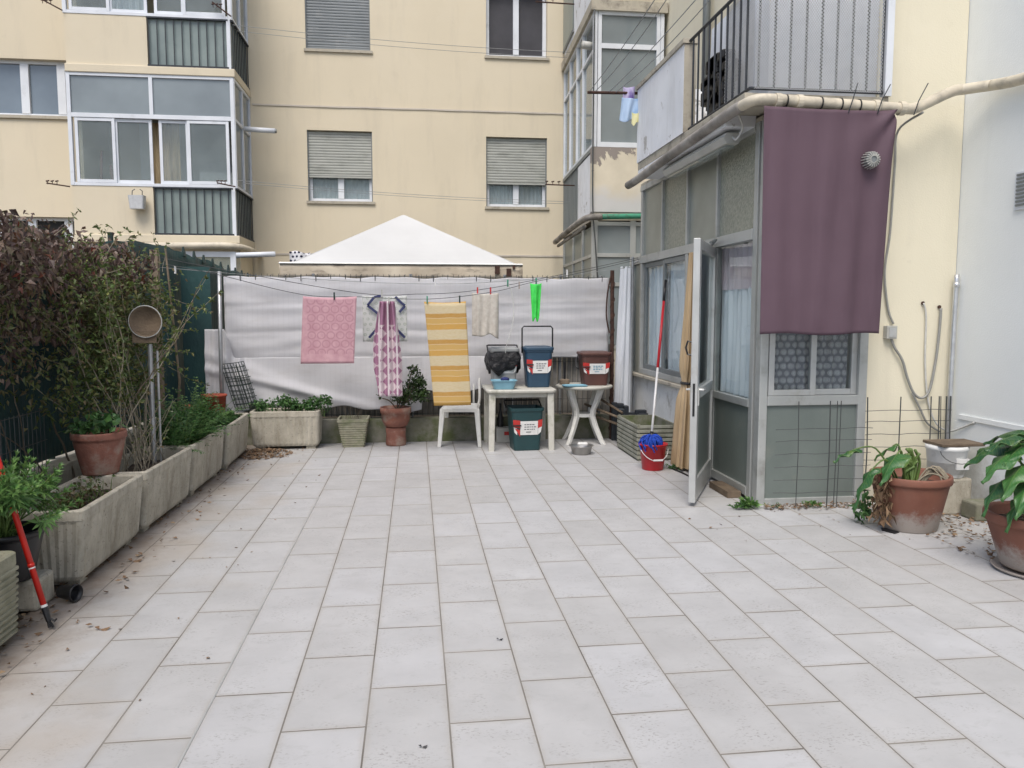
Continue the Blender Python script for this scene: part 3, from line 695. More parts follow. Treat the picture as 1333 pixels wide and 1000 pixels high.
b = MB(); b.tube([(-4.66,13.97,3.41),(-4.66,13.99,3.50),(-4.62,14.0,3.53)], .008, 5); b.tube([(-4.50,13.97,3.41),(-4.50,13.99,3.50),(-4.54,14.0,3.53)], .008, 5); b.build('hook', M['wire'], fc)

# ------------------------------------------------------------------ gazebo behind the fence
gz = thing('gazebo', 'white pyramid canopy standing beyond the tarpaulin fence', 'gazebo', (-.16, 11.75, 0))
gx0, gx1, gy0, gy1, ge, gp = -1.68, 1.36, 10.2, 13.2, 2.10, 2.89
b = MB(); cx, cy = (gx0+gx1)/2, (gy0+gy1)/2
cor = [(gx0+.14,gy0),(gx1-.05,gy0),(gx1-.05,gy1),(gx0+.14,gy1)]
n = 14
for k in range(4):
    a, c = cor[k], cor[(k+1)%4]
    def fn(u, v, a=a, c=c):
        x = a[0]+(c[0]-a[0])*u; y = a[1]+(c[1]-a[1])*u
        w = 1-v*.985
        px, py = cx+(x-cx)*w, cy+(y-cy)*w
        sag = .035*math.sin(PI*v)*math.sin(PI*u) + .012*math.sin(PI*u)*(1-v)
        return (px, py, ge + (gp-ge)*v - sag)
    b.grid(fn, n, n)
b.build('canopy', M['canopy'], gz, smooth=False)
b = MB()
vc = [(gx0,gy0-.02),(gx1+.02,gy0-.02),(gx1+.02,gy1),(gx0,gy1)]
for k in range(4):
    a, c = vc[k], vc[(k+1)%4]
    b.grid(lambda u, v, a=a, c=c: (a[0]+(c[0]-a[0])*u+.008*math.sin(u*31)*v, a[1]+(c[1]-a[1])*u+.012*math.sin(u*23)*v, ge-.006-.19*v+.006*math.sin(u*40)*v), 40, 3)
b.build('valance', M['valance'], gz, smooth=True, solid=.004)
for (x, y) in cor:
    b = MB(); b.tube([(x+(cx-x)*u, y+(cy-y)*u, ge+(gp-ge)*u+.003) for u in [q/8*.98 for q in range(9)]], .005, 6); b.build('ridge_seam', M['canopy'], gz, smooth=True)
b = MB(); b.tube([(gx0,gy0-.03,ge),(gx1+.02,gy0-.03,ge)], .014, 6); b.tube([(gx0,gy0,ge),(gx0,gy1,ge)], .014, 6); b.tube([(gx1,gy0,ge),(gx1,gy1,ge)], .014, 6); b.build('frame_tube', M['alu_light'], gz)
for x, y in ((gx0+.05,gy0+.06),(gx1-.1,gy0+.06),(gx1-.1,gy1-.06),(gx0+.05,gy1-.06)):
    b = MB(); b.box(x-.03,x+.03,y-.03,y+.03,-.06,ge-.02); b.build('leg', M['white_frame'], gz)
b = MB(); b.box(1.02,1.08,gy0-.045,gy0-.026,ge-.12,ge-.02); b.box(1.17,1.23,gy0-.045,gy0-.026,ge-.15,ge-.05); b.box(1.25,1.28,gy0-.045,gy0-.026,ge-.05,ge-.01); b.build('bracket', M['rust'], gz)
b = MB(); b.grid(lambda u, v: (-1.68+.27*u, 11+.04*math.sin(u*9+v), 2.30-.20*v+.015*math.sin(u*6)), 16, 8)
o = b.build('dotted_towel', M['dotted cloth'], at=(-1.55, 11, 2.1), smooth=True, solid=.005); tag(o, 'white cloth with black dots by the left end of the gazebo', 'cloth')
b = MB(); b.tube([(-2.35,10.9,2.24),(-1.85,10.9,2.26)], .035, 8); tag(b.build('awning_roll', M['white_frame'], at=(-2.1,10.9,2.2), smooth=True), 'short white rolled pole left of the gazebo', 'roll')

# ------------------------------------------------------------------ near wing on the right: walls
wing = thing('apartment_wing', 'pale yellow and white wing of the apartment house on the right', 'building', (4.4, 6, 0))
yf = (0, 5.72, 1, 0, 0, -1)
b = MB(); b.box(3.47, 4.185, 5.72, 6.2, 0, 9); b.build('yellow_wall', M['yellow'], wing)
b = MB(); b.box(4.19, 4.6, -5, 6.1, 0, 9); b.build('white_wall', M['white_wall'], wing)
b = MB(); b.box(3.95, 4.3, 6.2, 15.06, 0, 11); b.build('side_wall', M['yellow'], wing)
b = MB(); b.box(4.178, 4.189, 4.2, 5.60, .665, .70); b.build('cable_trunking', M['white_wall'], wing)
vg = MB(); vg.box(4.175, 4.189, 4.80, 5.14, 2.20, 2.46)
v = vg.build('vent_grille', M['white_frame'], wing)
b = MB()
for k in range(9): b.box(4.166, 4.174, 4.83, 5.12, 2.225+k*.026, 2.238+k*.026)
b.build('louvre', M['alu_dark'], v)

# ------------------------------------------------------------------ veranda
VS = (2.6, 5.7, 0, 1, -1, 0); VF = (2.6, 5.7, 1, 0, 0, -1)
ver = thing('glazed_veranda', 'grey aluminium veranda with frosted upper panes built under the balcony', 'veranda', (3.0, 7.4, 0))
b = MB(); b.box(2.62, 2.72, 7.32, 9.38, 0, .74); b.build('low_wall', M['dirty_white'], ver)
b = MB(); b.box(2.55, 2.76, 7.30, 9.40, .742, .775); b.build('ledge', M['slab'], ver, bevel=.004)
b = MB(); b.box(2.66, 3.46, 5.75, 9.38, -.05, .03); b.build('floor', M['kerb'], ver)
b = MB()
# corner post and uprights of the side
b.box(2.60, 2.665, 5.70, 5.79, 0, 2.93)
b.fb(VS, .13, .20, -.06, .0, 0, 2.93)
for y in (6.70, 7.40): b.fb(VS, y-5.7-.035, y-5.7+.035, -.06, .004, 0, 2.05)
for y in (6.66, 7.42, 8.20): b.fb(VS, y-5.7-.02, y-5.7+.02, -.05, .004, 2.135, 2.87)
for y in (8.95, 9.32): b.fb(VS, y-5.7-.03, y-5.7+.03, -.06, .004, .78 if y < 9 else 0, 2.05)
b.fb(VS, 3.22, 3.28, -.06, .004, 2.135, 2.87)
b.fb(VS, .20, 3.68, -.06, .008, 2.05, 2.135)
b.fb(VS, .20, 3.30, -.06, .008, 2.87, 2.93)
b.fb(VS, .20, .965, -.05, .003, .74, .80); b.fb(VS, .20, .965, -.05, .003, .03, .10)
b.fb(VS, 1.665, 3.22, -.055, .006, .78, .84)
# front
b.fb(VF, .065, .87, -.06, .006, .775, .85); b.fb(VF, .065, .87, -.06, .006, 0, .05); b.fb(VF, .065, .87, -.06, .004, 2.05, 2.13); b.fb(VF, .065, .87, -.06, .004, 2.87, 2.93)
b.fb(VF, .80, .868, -.06, .008, .05, 2.93)
fr_ = b.build('frame', M['alu'], ver, bevel=.004)
b = MB(); b.box(2.60, 3.46, 5.72, 9.0, 2.93, 2.96); b.build('roof_sheet', M['slab'], ver)
b = MB(); b.box(3.42, 3.45, 5.8, 9.3, .03, 2.92); b.box(2.72, 3.42, 9.25, 9.3, 0, 2.92); b.build('inner_wall', M['interior'], ver)
for k, (a, c) in enumerate(((.20,.94),(.98,1.70),(1.74,2.48),(2.52,3.22))):
    b = MB(); b.fb(VS, a, c, -.03, -.024, 2.135, 2.87); b.build('frosted_pane', M['frost2'] if k in (0,2) else M['frost'], ver)
b = MB(); b.fb(VF, .065, .80, -.03, -.024, 2.13, 2.87); b.build('frosted_pane', M['frost'], ver)
b = MB(); b.fb(VS, 3.28, 3.59, -.03, -.022, .02, 2.05); b.build('blank_panel', M['frost_dark'], ver)
b = MB(); b.fb(VF, .067, .80, -.03, -.018, .05, .775); b.build('lower_panel', M['frost_dark'], ver)
# sliding windows of the side
for a, c, t in ((1.68,2.45,-.008),(2.42,3.20,-.03)):
    b = MB(); rectframe(b, VS, a, c, -.03+t, t+.004, .842, 2.045, .05); s = b.build('sliding_window', M['alu_dark'], ver, bevel=.003)
    b = MB(); b.fb(VS, a+.05, c-.05, -.018+t, -.012+t, .892, 1.995); b.build('pane', M['glass'], s)
curtain_mb(VS, 1.68, 3.22, -.085, .80, 2.04, .022, 16, n=120).build('white_curtain', M['white curtain'], ver, smooth=True)
# front window
for a, c, t in ((.07,.45,0),(.42,.80,-.03)):
    b = MB(); rectframe(b, VF, a, c, -.032+t, t+.004, .852, 2.045, .045); s = b.build('sliding_window', M['alu_light'], ver, bevel=.003)
    b = MB(); b.fb(VF, a+.045, c-.045, -.018+t, -.012+t, .897, 2.0); b.build('pane', M['glass'], s)
curtain_mb(VF, .07, .74, -.075, .86, 2.04, .012, 9, n=90).build('lace_curtain', M['lace curtain'], ver, smooth=True)
b = MB(); b.box(2.98, 3.12, 5.95, 6.08, 1.2, 1.45); b.build('shelf_box', M['red_plastic'], ver)
# fixed glazed panel beside the door
b = MB(); b.fb(VS, .20, .965, -.03, -.022, .10, .74); b.build('lower_pane', M['frost_dark'], ver)
b = MB(); b.fb(VS, .20, .965, -.03, -.024, .80, 2.05); b.build('side_pane', M['glass'], ver)
curtain_mb(VS, .20, .965, -.075, .80, 1.70, .022, 8).build('white_curtain', M['white curtain'], ver, smooth=True)
curtain_mb(VS, .20, .965, -.065, 1.68, 2.04, .015, 8).build('pelmet_curtain', M['pink curtain'], ver, smooth=True)
# open door leaf, hinged at y 6.5
hx, hy = 2.585, 6.665; ex, ey = 2.088, 5.72
DL = frame_of(hx, hy, ex, ey, (-1, 1)); LL = math.hypot(ex-hx, ey-hy)
b = MB(); T0, T1 = -.026, .026
b.fb(DL, 0, .07, T0, T1, .03, 2.04); b.fb(DL, LL-.09, LL, T0, T1, .03, 2.04)
for z0, z1 in ((.03,.20),(.82,.90),(1.96,2.04)): b.fb(DL, .07, LL-.09, T0+.002, T1-.002, z0, z1)
door = b.build('door', M['alu_light'], ver, bevel=.004)
b = MB(); b.fb(DL, .07, LL-.09, -.006, .006, .20, .82); b.build('lower_pane', M['frost_dark'], door)
b = MB(); b.fb(DL, .07, LL-.09, -.004, .004, .90, 1.96); b.build('pane', M['glass'], door)
ox, oy, dx, dy, nx, ny = DL
Pd = lambda s, t, z: (ox+dx*s+nx*t, oy+dy*s+ny*t, z)
b = MB(); b.tube([Pd(LL-.05,.02,1.26),Pd(LL-.05,.06,1.27),Pd(LL-.05,.075,1.22),Pd(LL-.05,.06,1.17),Pd(LL-.05,.02,1.16)], .008, 6); b.build('pull_handle', M['black'], door)
b = MB(); b.fb(DL, LL-.07, LL-.04, .026, .034, .78, .92); b.tube([Pd(LL-.055,.03,.90),Pd(LL-.055,.06,.90),Pd(LL-.17,.06,.89)], .009, 6)
b.fb(DL, LL-.07, LL-.04, -.034, -.026, .78, .92); b.tube([Pd(LL-.055,-.03,.90),Pd(LL-.055,-.06,.90),Pd(LL-.17,-.06,.89)], .009, 6); b.build('handle', M['alu_light'], door)
b = MB(); b.fb(DL, LL+.0015, LL+.005, -.008, .008, .7, .95); b.build('lock_plate', M['black'], door)
for z in (.25, 1.9):
    b = MB(); b.tube([(2.588, 6.69, z), (2.588, 6.69, z+.1)], .014, 8); b.build('hinge', M['alu'], door)
b = MB(); b.tube([(2.575,6.7,2.07),(2.54,6.5,2.10),(2.46,6.42,2.07)], .012, 6); b.build('door_stay', M['alu_dark'], ver)

# beige door curtain: gathered and tied
bc = thing('door_curtain', 'beige curtain tied at its middle in the open veranda doorway', 'curtain', (2.50, 7.1, 0))
def beige(u, v):
    z = 2.03 - 2.0*v
    w = .05 + .09*v/.55 if v < .55 else .14 + .045*(v-.55)/.45
    tie = math.exp(-((v-.60)/.05)**2); w = w*(1-.5*tie)
    a = 2*PI*u; f = 1 + .22*math.sin(9*a + 3*v) + .12*math.sin(5*a+1)
    yc = 6.98 + .14*v + (.06*max(0, v-.6)); r1 = w*f
    return (2.50 + .35*r1*math.cos(a), yc + .85*r1*math.sin(a), z)
b = MB(); b.grid(beige, 90, 40); b.build('cloth', M['beige curtain'], bc, smooth=True)
b = MB(); b.lathe([(.085,-.012),(.098,0),(.085,.012)], 20); b.v = [(2.50+x*.5, 7.064+y*1.0, .83+z) for x, y, z in b.v]; b.build('tie', M['black'], bc)

# ------------------------------------------------------------------ balcony above the veranda
bal = thing('balcony', 'balcony with white parapet, black bars and grey mesh above the veranda', 'balcony', (2.9, 6.9, 2.96))
b = MB(); b.box(2.36, 3.466, 5.56, 8.30, 2.985, 3.06); b.build('slab', M['slab'], bal, bevel=.005)
b = MB(); b.box(2.35, 2.46, 6.86, 8.31, 3.062, 3.82); b.box(2.36, 2.60, 5.9, 8.29, 2.90, 2.983); b.box(2.46, 3.94, 8.20, 8.31, 3.062, 3.82); b.build('parapet', M['peel'], bal)
b = MB(); b.box(2.352, 2.458, 6.852, 6.859, 3.064, 3.818); b.build('parapet_end', M['slab'], bal)
b = MB(); b.box(2.335, 2.475, 6.84, 8.33, 3.822, 3.86); b.build('coping', M['slab'], bal)
b = MB()
b.tube([(2.40,6.84,3.84),(2.40,5.56,3.84)], .014, 6); b.tube([(2.40,5.56,3.84),(2.40,5.56,4.1)], .014, 6)
b.tube([(2.40,6.84,3.09),(2.40,5.56,3.09)], .012, 6)
b.tube([(2.40,5.56,4.06),(3.44,5.56,4.06)], .014, 6); b.tube([(2.40,5.56,3.09),(3.44,5.56,3.09)], .012, 6)
k = 0
y = 6.76
while y > 5.6: b.tube([(2.40,y,3.09),(2.40,y,3.84)], .0085, 6); y -= .125
for k in range(9): b.tube([(2.46+.118*k,5.56,3.09),(2.46+.118*k,5.56,4.06)], .0085, 6)
b.build('railing', M['rail'], bal)
def zig(b, P, s0, s1, z0, z1, cw=.019, ch=.013, w=.0020):
    n = int((s1-s0)/cw); m = int((z1-z0)/ch)
    for i in range(n):
        vs = []
        for j in range(m+1):
            s = s0 + cw*(i + (.5 if j % 2 else 0)) ; z = z0 + ch*j
            vs += [P(s-w, z), P(s+w, z)]
        b.add(vs, [(2*j, 2*j+1, 2*j+3, 2*j+2) for j in range(m)])
        vs = []
        for j in range(m+1):
            s = s0 + cw*(i + (.5 if j % 2 == 0 else 1)) - cw*.5*0; s = s0 + cw*(i + (1 if j % 2 == 0 else .5)); z = z0 + ch*j
            vs += [P(s-w, z), P(s+w, z)]
        b.add(vs, [(2*j, 2*j+1, 2*j+3, 2*j+2) for j in range(m)])
b = MB(); zig(b, lambda s, z: (s, 5.535, z), 2.42, 3.40, 3.08, 4.05); b.build('front_mesh', M['mesh_grey'], bal, solid=.002)
b = MB(); zig(b, lambda s, z: (2.425, s, z), 5.57, 6.12, 3.08, 3.84); b.build('side_mesh', M['mesh_grey'], bal, solid=.002)
b = MB(); b.box(3.415, 3.468, 5.53, 5.60, 3.062, 4.3); b.build('end_post', M['white_frame'], bal)
b = MB(); b.grid(lambda u, v: (2.62+.012*math.sin(v*5+u*3), 5.75+1.2*u, 3.08+.9*v), 10, 6); b.grid(lambda u, v: (2.62+.85*u, 5.75+.012*math.sin(u*17), 3.08+.95*v), 10, 6); b.build('screen_sheet', M['white curtain'], bal, solid=.004)
# black stored things behind the bars
b = MB()
for _ in range(30):
    y0 = ru(6.15, 6.6); z0 = 3.08 + .5*rnd()*.9; b.box(2.47, 2.58, y0, y0+ru(.1,.25), z0, z0+ru(.05,.12))
tag(b.build('stored_crates', M['black'], at=(2.52, 6.4, 3.07), bevel=.01), 'black folded crates stacked behind the balcony bars', 'crates')

# ------------------------------------------------------------------ second glazed wing further back
S2F = (2.77, 12.3, 1, 0, 0, -1); S2S = frame_of(2.77, 12.3, 2.885, 15.38, (-1, 0))
sw = thing('glazed_balcony_wing', 'stack of glazed balconies with peeling parapet and green gutter behind the veranda', 'enclosed balcony', (3.3, 13.8, 0))
SL = 3.07
def s2quad(b, z0, z1, ins=0, x1=3.93):
    b.loft([[(2.77+ins,12.3+ins,z), (x1,12.3+ins,z), (x1,15.38,z), (2.885+ins,15.38,z)] for z in (z0, z1)])
for z0, z1, i_, n_ in ((2.93,3.05,0,'floor_slab'),(6.10,6.25,-.05,'floor_slab'),(0,.9,.02,'base_wall')):
    b = MB(); s2quad(b, z0, z1, i_); b.build(n_, M['slab'], sw)
b = MB(); b.fb(S2F, -.012, 1.14, -.12, .014, 3.06, 4.055); o = b.build('front_parapet', M['peel_cream'], sw); 
b = MB(); b.fb(S2S, .014, 1.35, -.12, .003, 3.055, 3.98); b.build('side_parapet', M['peel'], sw)
b = MB(); b.fb(S2S, 0, 3.0, -.12, .003, 6.26, 7.4); b.build('side_parapet', M['peel'], sw)
b = MB(); b.fb(S2S, 1.35, SL, -.03, -.02, 3.06, 4.0); b.build('glass_infill', M['reeded'], sw)
b = MB(); b.fb(S2S, 1.9, SL, .012, .02, 6.5, 7.9); b.build('upper_glass', M['reeded'], sw)
b = MB()
for k in range(12): s = 1.38+k*.15; b.fb(S2S, s-.008, s+.008, -.012, .004, 3.06, 4.0)
b.fb(S2S, 0, SL, -.05, .012, 4.0, 4.06); b.build('railing', M['alu_dark'], sw)
b = MB(); b.fb(S2S, 1.85, SL, -.0, .03, 6.42, 6.47); b.build('upper_rail', M['alu_dark'], sw)
b = MB()
# glazing: front
for s in (0, .07, 1.0, 1.06): b.fb(S2F, s, s+.055, -.06, .01 if s in (0,1.06) else .004, 4.06, 6.10)
for z in (4.06, 5.55, 6.05): b.fb(S2F, .125, 1.0, -.05, .006, z, z+.075)
for s in (0, .95, 1.55, 2.3, SL-.05): b.fb(S2S, s+.003, s+.053, -.06, .006, 4.062, 6.098)
for s, e in ((.053,.95),(1.003,1.55),(1.603,2.3),(2.353,SL-.05)):
    for z in (4.062, 5.5, 6.045): b.fb(S2S, s, e, -.05, .003, z, z+.05)
gf = b.build('glazing_frame', M['white_frame'], sw)
for z0, z1 in ((4.13,5.55),(5.625,6.05)):
    b = MB(); b.fb(S2F, .12, 1.0, -.035, -.028, z0, z1); b.build('pane', M['pane_grey'], gf)
for s, e in ((.053,.95),(1.003,1.55),(1.603,2.3),(2.353,SL-.05)):
    for z0, z1 in ((4.11,5.5),(5.55,6.05)):
        b = MB(); b.fb(S2S, s, e, -.035, -.028, z0, z1); b.build('pane', M['glass_far'], gf)
curtain_mb(S2S, .1, 2.9, -.3, 4.1, 6.0, .03, 20, n=100).build('curtain', M['white curtain'], sw, smooth=True)
# ground storey glazing
b = MB()
for s in (0, .62, 1.1): b.fb(S2F, s, s+.09, -.06, .0, .9, 2.93)
for z in (.9, 1.9, 2.36, 2.85): b.fb(S2F, .09, 1.1, -.05, -.004, z, z+.06)
for s in (.0, .9, 1.9, SL-.06): b.fb(S2S, s+.003, s+.063, -.06, -.001, .902, 2.928)
for z in (1.9, 2.36): b.fb(S2S, .07, SL-.06, -.05, -.004, z, z+.05)
gf = b.build('ground_frame', M['alu'], sw)
for z0, z1 in ((.96,1.9),(1.96,2.36),(2.42,2.85)):
    b = MB(); b.fb(S2F, .09, 1.1, -.035, -.028, z0, z1); b.build('pane', M['pane_grey'], gf)
    b = MB(); b.fb(S2S, .07, SL-.06, -.035, -.028, z0, z1); b.build('pane', M['frost_dark'], gf)
b = MB(); b.tube(smooth_path([(3.9,12.22,3.0),(3.4,12.22,2.99),(2.9,12.20,2.97)], 4), .042, 10); g = b.build('green_gutter', M['gutter_green'], sw, smooth=True)
b = MB(); b.tube(smooth_path([(2.9,12.20,2.97),(2.70,12.22,2.96),(2.66,12.6,2.95),(2.66,13.6,2.91),(2.70,15.2,2.84)], 5), .05, 10); b.tube(smooth_path([(2.72,12.6,2.86),(2.72,13.8,2.80),(2.74,15.1,2.76)], 4), .03, 8); b.build('dark_gutter', M['pvc_dirty'], sw, smooth=True)
cable('hanging_cable', [(2.765,12.24,6.1),(2.76,12.24,4.1),(2.765,12.23,3.1),(2.80,12.20,2.6),(2.84,12.18,2.0)], .012, M['wire'], 'dark cable running down the corner of the glazed wing', 'cable')
b = MB(); b.tube([(2.62,12.4,5.62),(2.80,12.45,5.62)], .06, 12); b.build('vent_stub', M['lampbox'], sw, smooth=True)
b = MB(); b.tube([(3.86,10.4,3.0),(3.86,10.4,9)], .05, 10); tag(b.build('downpipe', M['alu_dark'], at=(3.86,10.4,3), smooth=True), 'dark downpipe on the yellow wall behind the balcony', 'downpipe')

# drying rack over the yard
rk = thing('drying_bracket', 'dark bar sticking out from the parapet corner with laundry lines', 'drying rack', (2.35, 8.34, 3.79))
b = MB(); b.tube([(2.42,8.35,3.80),(1.82,8.35,3.79)], .016, 8); b.build('bar', M['rust'], rk, smooth=True)
for k, x in enumerate((1.84, 1.90, 2.05, 2.12)):
    b = MB(); P = []
    for q in range(15):
        u = q/14; P.append((x+.25*u*(1 if k > 1 else .3), 8.35-3.4*u, 3.80+.28*u-.10*4*u*(1-u)*(.5+.5*(k % 2))))
    b.tube(P, .004, 5); b.build('line', M['line'], rk)
def hang(name, mat, x0, x1, z0, z1, y, label, amp=.02, fo=2, skew=0, cat='cloth', taper=0, solid=.003, n=24, yaw=0, parent=None, jag=0):
    b = MB(); cx = (x0+x1)/2
    def fn(u, v):
        w = (u-.5)*(x1-x0)*(1-taper*v)
        x = cx + w + skew*v; yy = y + amp*math.sin(u*fo*2*PI+v*1.3)*(.35+.65*v) + .4*amp*math.sin(u*fo*4.1+1) + w*yaw
        z = z1 - (z1-z0)*v - .012*(4*u*(1-u))*(1-v) + jag*noise.noise(Vector((u*3, v, x0)))*v
        return (x, yy, z)
    b.grid(fn, n, n)
    return tag(b.build(name, mat, at=(cx, y, z1), smooth=True, solid=solid), label, cat)
hang('laundry_cloth', M['violet cloth'], 2.20, 2.32, 3.66, 3.86, 8.33, 'violet patterned cloth at the top of the parapet corner bar', .02, 1, jag=.05)
hang('laundry_cloth', M['light blue cloth'], 2.18, 2.40, 3.50, 3.74, 8.30, 'light blue garment hanging from the parapet corner bar', .025, 2, skew=-.02, jag=.06)
hang('laundry_cloth', M['yellow cloth'], 2.28, 2.36, 3.46, 3.58, 8.27, 'small yellow cloth under the light blue garment', .01, 1, jag=.04)
hang('laundry_cloth', M['white curtain'], 2.35, 2.43, 3.47, 3.80, 8.29, 'narrow pale cloth beside the light blue garment at the parapet', .015, 1, jag=.05)

# ------------------------------------------------------------------ drain pipe and lamp
dp = thing('drain_pipe', 'beige drain pipe running round the balcony edge and along the wall', 'pipe', (2.40, 5.5, 2.95))
b = MB(); b.tube(smooth_path([(2.34,8.60,2.88),(2.34,8.2,2.885),(2.34,7.0,2.93),(2.345,5.9,2.965),(2.36,5.60,2.975)], 5), [.042]*21, 12); b.build('dirty_run', M['pvc_dirty'], dp, smooth=True)
b = MB(); b.tube(smooth_path([(2.36,5.62,2.975),(2.39,5.50,2.985),(2.50,5.46,2.99),(2.9,5.455,2.975),(3.54,5.455,2.955),(3.60,5.46,2.96),(3.68,5.47,2.99),(3.92,5.50,3.10),(4.02,5.50,3.12),(4.12,5.35,3.11)], 6), .039, 14)
b.tube(smooth_path([(4.12,5.35,3.11),(4.13,5.0,3.07),(4.13,4.0,3.02),(4.13,2.0,2.95)], 4), .039, 14); b.build('pipe_run', M['pvc'], dp, smooth=True)
for x in (2.56, 2.72, 3.30, 3.50):
    b = MB(); b.tube([(x-.02,5.455,2.985-.03*(x-2.5)),(x+.02,5.455,2.985-.03*(x-2.5))], .049, 14); b.build('collar', M['pvc'], dp)
for x in (2.62, 2.88, 3.03, 3.17, 3.32):
    b = MB(); b.tube([(x-.004,5.455,2.985-.03*(x-2.5)),(x+.004,5.455,2.985-.03*(x-2.5))], .046, 14); b.build('wire_tie', M['black'], dp)
for x, dx, h in ((3.10,.05,.13),(3.32,.08,.13),(3.60,.09,.15)):
    b = MB(); b.tube([(x-.03,5.41,2.90),(x,5.405,3.0),(x+dx,5.44,3.0+h*.9)], .0038, 5); b.build('spike', M['rail'], dp)
tl = thing('tube_lamp', 'grey fluorescent lamp housing mounted under the gutter of the veranda', 'lamp', (2.45, 6.7, 2.82))
b = MB()
b.loft([[(2.40,y,2.79),(2.50,y,2.79),(2.53,y,2.84),(2.50,y,2.875),(2.40,y,2.875),(2.375,y,2.84)] for y in (5.98, 7.50)]); b.build('housing', M['lampbox'], tl, bevel=.006)
b = MB(); b.box(2.415, 2.485, 6.03, 7.45, 2.768, 2.788); b.build('diffuser', M['glass_far'], tl)
b = MB(); b.tube(smooth_path([(2.45,5.98,2.84),(2.44,5.88,2.80),(2.47,5.84,2.88),(2.42,5.80,2.96)], 4), .008, 6); b.build('lead', M['white_cable'], tl)

# ------------------------------------------------------------------ plum cloth
b = MB()
def plumf(u, v):
    xl = 2.44 + .025*v; xr = 3.43 - .055*v
    x = xl + (xr-xl)*u
    z = 2.93 - .0*u - (1.60)*v + .012*math.sin(PI*u)*(-(1-v)) + .008*math.sin(u*9)*v
    yy = 5.405 + .004*math.sin(u*31+3*v) + .010*noise.noise(Vector((u*5, v*1.2, 2))) + (.009*math.sin(u*4*2*PI+v)+.006*math.sin(u*13.7+2))*(.2+.8*v) + .005*math.sin(u*9.5*PI+1.5)*v
    # pulled corner folds
    dd = (1-u)*1.6 + v; yy += .02*math.sin(9*math.atan2(v+.02, (1-u)+.03))*math.exp(-dd*2.2)
    return (x, yy, z)
b.grid(plumf, 90, 70)
tag(b.build('plum_sheet', M['plum cloth'], at=(2.93,5.41,2.9), smooth=True, solid=.003), 'large plum purple sheet hung in front of the veranda window', 'sheet')
vc_ = thing('flue_cap', 'round finned grey flue cap poking out through the plum sheet', 'vent cap', (3.235, 5.36, 2.56))
b = MB(); b.lathe([(.036,-.10),(.036,.0),(.05,.005),(.05,.02),(.02,.03)], 20); b.v = [(3.235+x, 5.37-z, 2.57+y) for x, y, z in b.v]; b.build('cap', M['alu_dark'], vc_, smooth=False)
b = MB()
for k in range(18):
    a = 2*PI*k/18; c, s_ = math.cos(a), math.sin(a)
    b.tube([(3.235+.022*c,5.335,2.57+.022*s_),(3.235+.052*c,5.345,2.57+.052*s_),(3.235+.060*c,5.40,2.57+.060*s_)], .0038, 5)
b.build('fins', M['lampbox'], vc_)

# ------------------------------------------------------------------ wall services
jb = thing('junction_box', 'small grey junction box with cables on the yellow wall', 'electrical box', (3.645, 5.70, 1.30))
b = MB(); b.box(3.60, 3.685, 5.665, 5.72, 1.285, 1.385); bx_ = b.build('box', M['lampbox'], jb, bevel=.005)
b = MB(); b.box(3.615, 3.67, 5.66, 5.664, 1.30, 1.37); b.build('lid', M['alu_light'], bx_)
cable('grey_conduit', [(3.66,5.44,2.93),(3.62,5.67,2.85),(3.625,5.70,2.6),(3.61,5.70,2.1),(3.58,5.70,1.8),(3.62,5.70,1.52),(3.67,5.70,1.40)], .009, M['grey_cable'], 'grey cable descending beside the plum sheet to the junction box', 'cable')
cable('grey_conduit', [(3.65,5.69,1.29),(3.68,5.69,1.22),(3.75,5.69,1.12),(3.80,5.69,.98),(3.86,5.69,.86),(3.93,5.69,.82),(3.99,5.69,.88),(4.03,5.69,1.1),(4.05,5.69,1.35),(4.055,5.69,1.52)], .010, M['grey_cable'], 'thick grey conduit looping from the junction box up to a wall hole', 'cable')
cable('grey_conduit', [(3.85,5.695,.86),(3.92,5.695,.74),(3.99,5.695,.62),(4.10,5.695,.55)], .008, M['grey_cable'], 'thin grey cable leaving the conduit loop towards the silver pipe', 'cable')
cable('white_cable', [(3.915,5.70,1.56),(3.94,5.70,1.45),(3.95,5.70,1.1),(3.99,5.70,.80),(4.06,5.69,.62),(4.15,5.66,.56),(4.175,5.55,.60),(4.178,5.42,.66)], .007, M['white_cable'], 'white cable hanging from a small hole down to the white trunking', 'cable')
b = MB(); b.tube(smooth_path([(4.155,5.665,1.78),(4.15,5.665,1.4),(4.145,5.66,.9),(4.14,5.66,.3),(4.14,5.66,0)], 5), .019, 12)
b.tube([(4.155,5.665,1.68),(4.155,5.665,1.72)], .024, 12)
tag(b.build('silver_pipe', M['silver'], at=(4.14,5.66,0), smooth=True), 'silver foil wrapped pipe standing in the corner of the two walls', 'pipe')
for k, (x, z, lb) in enumerate(((3.915,1.56,'left of two small dark cable holes in the yellow wall'),(4.055,1.53,'right of two small dark cable holes in the yellow wall'))):
    b = MB(); b.tube([(x,5.715,z),(x,5.705,z)], .014, 8); tag(b.build('wall_plug', M['rust'], at=(x,5.71,z)), lb, 'wall plug')

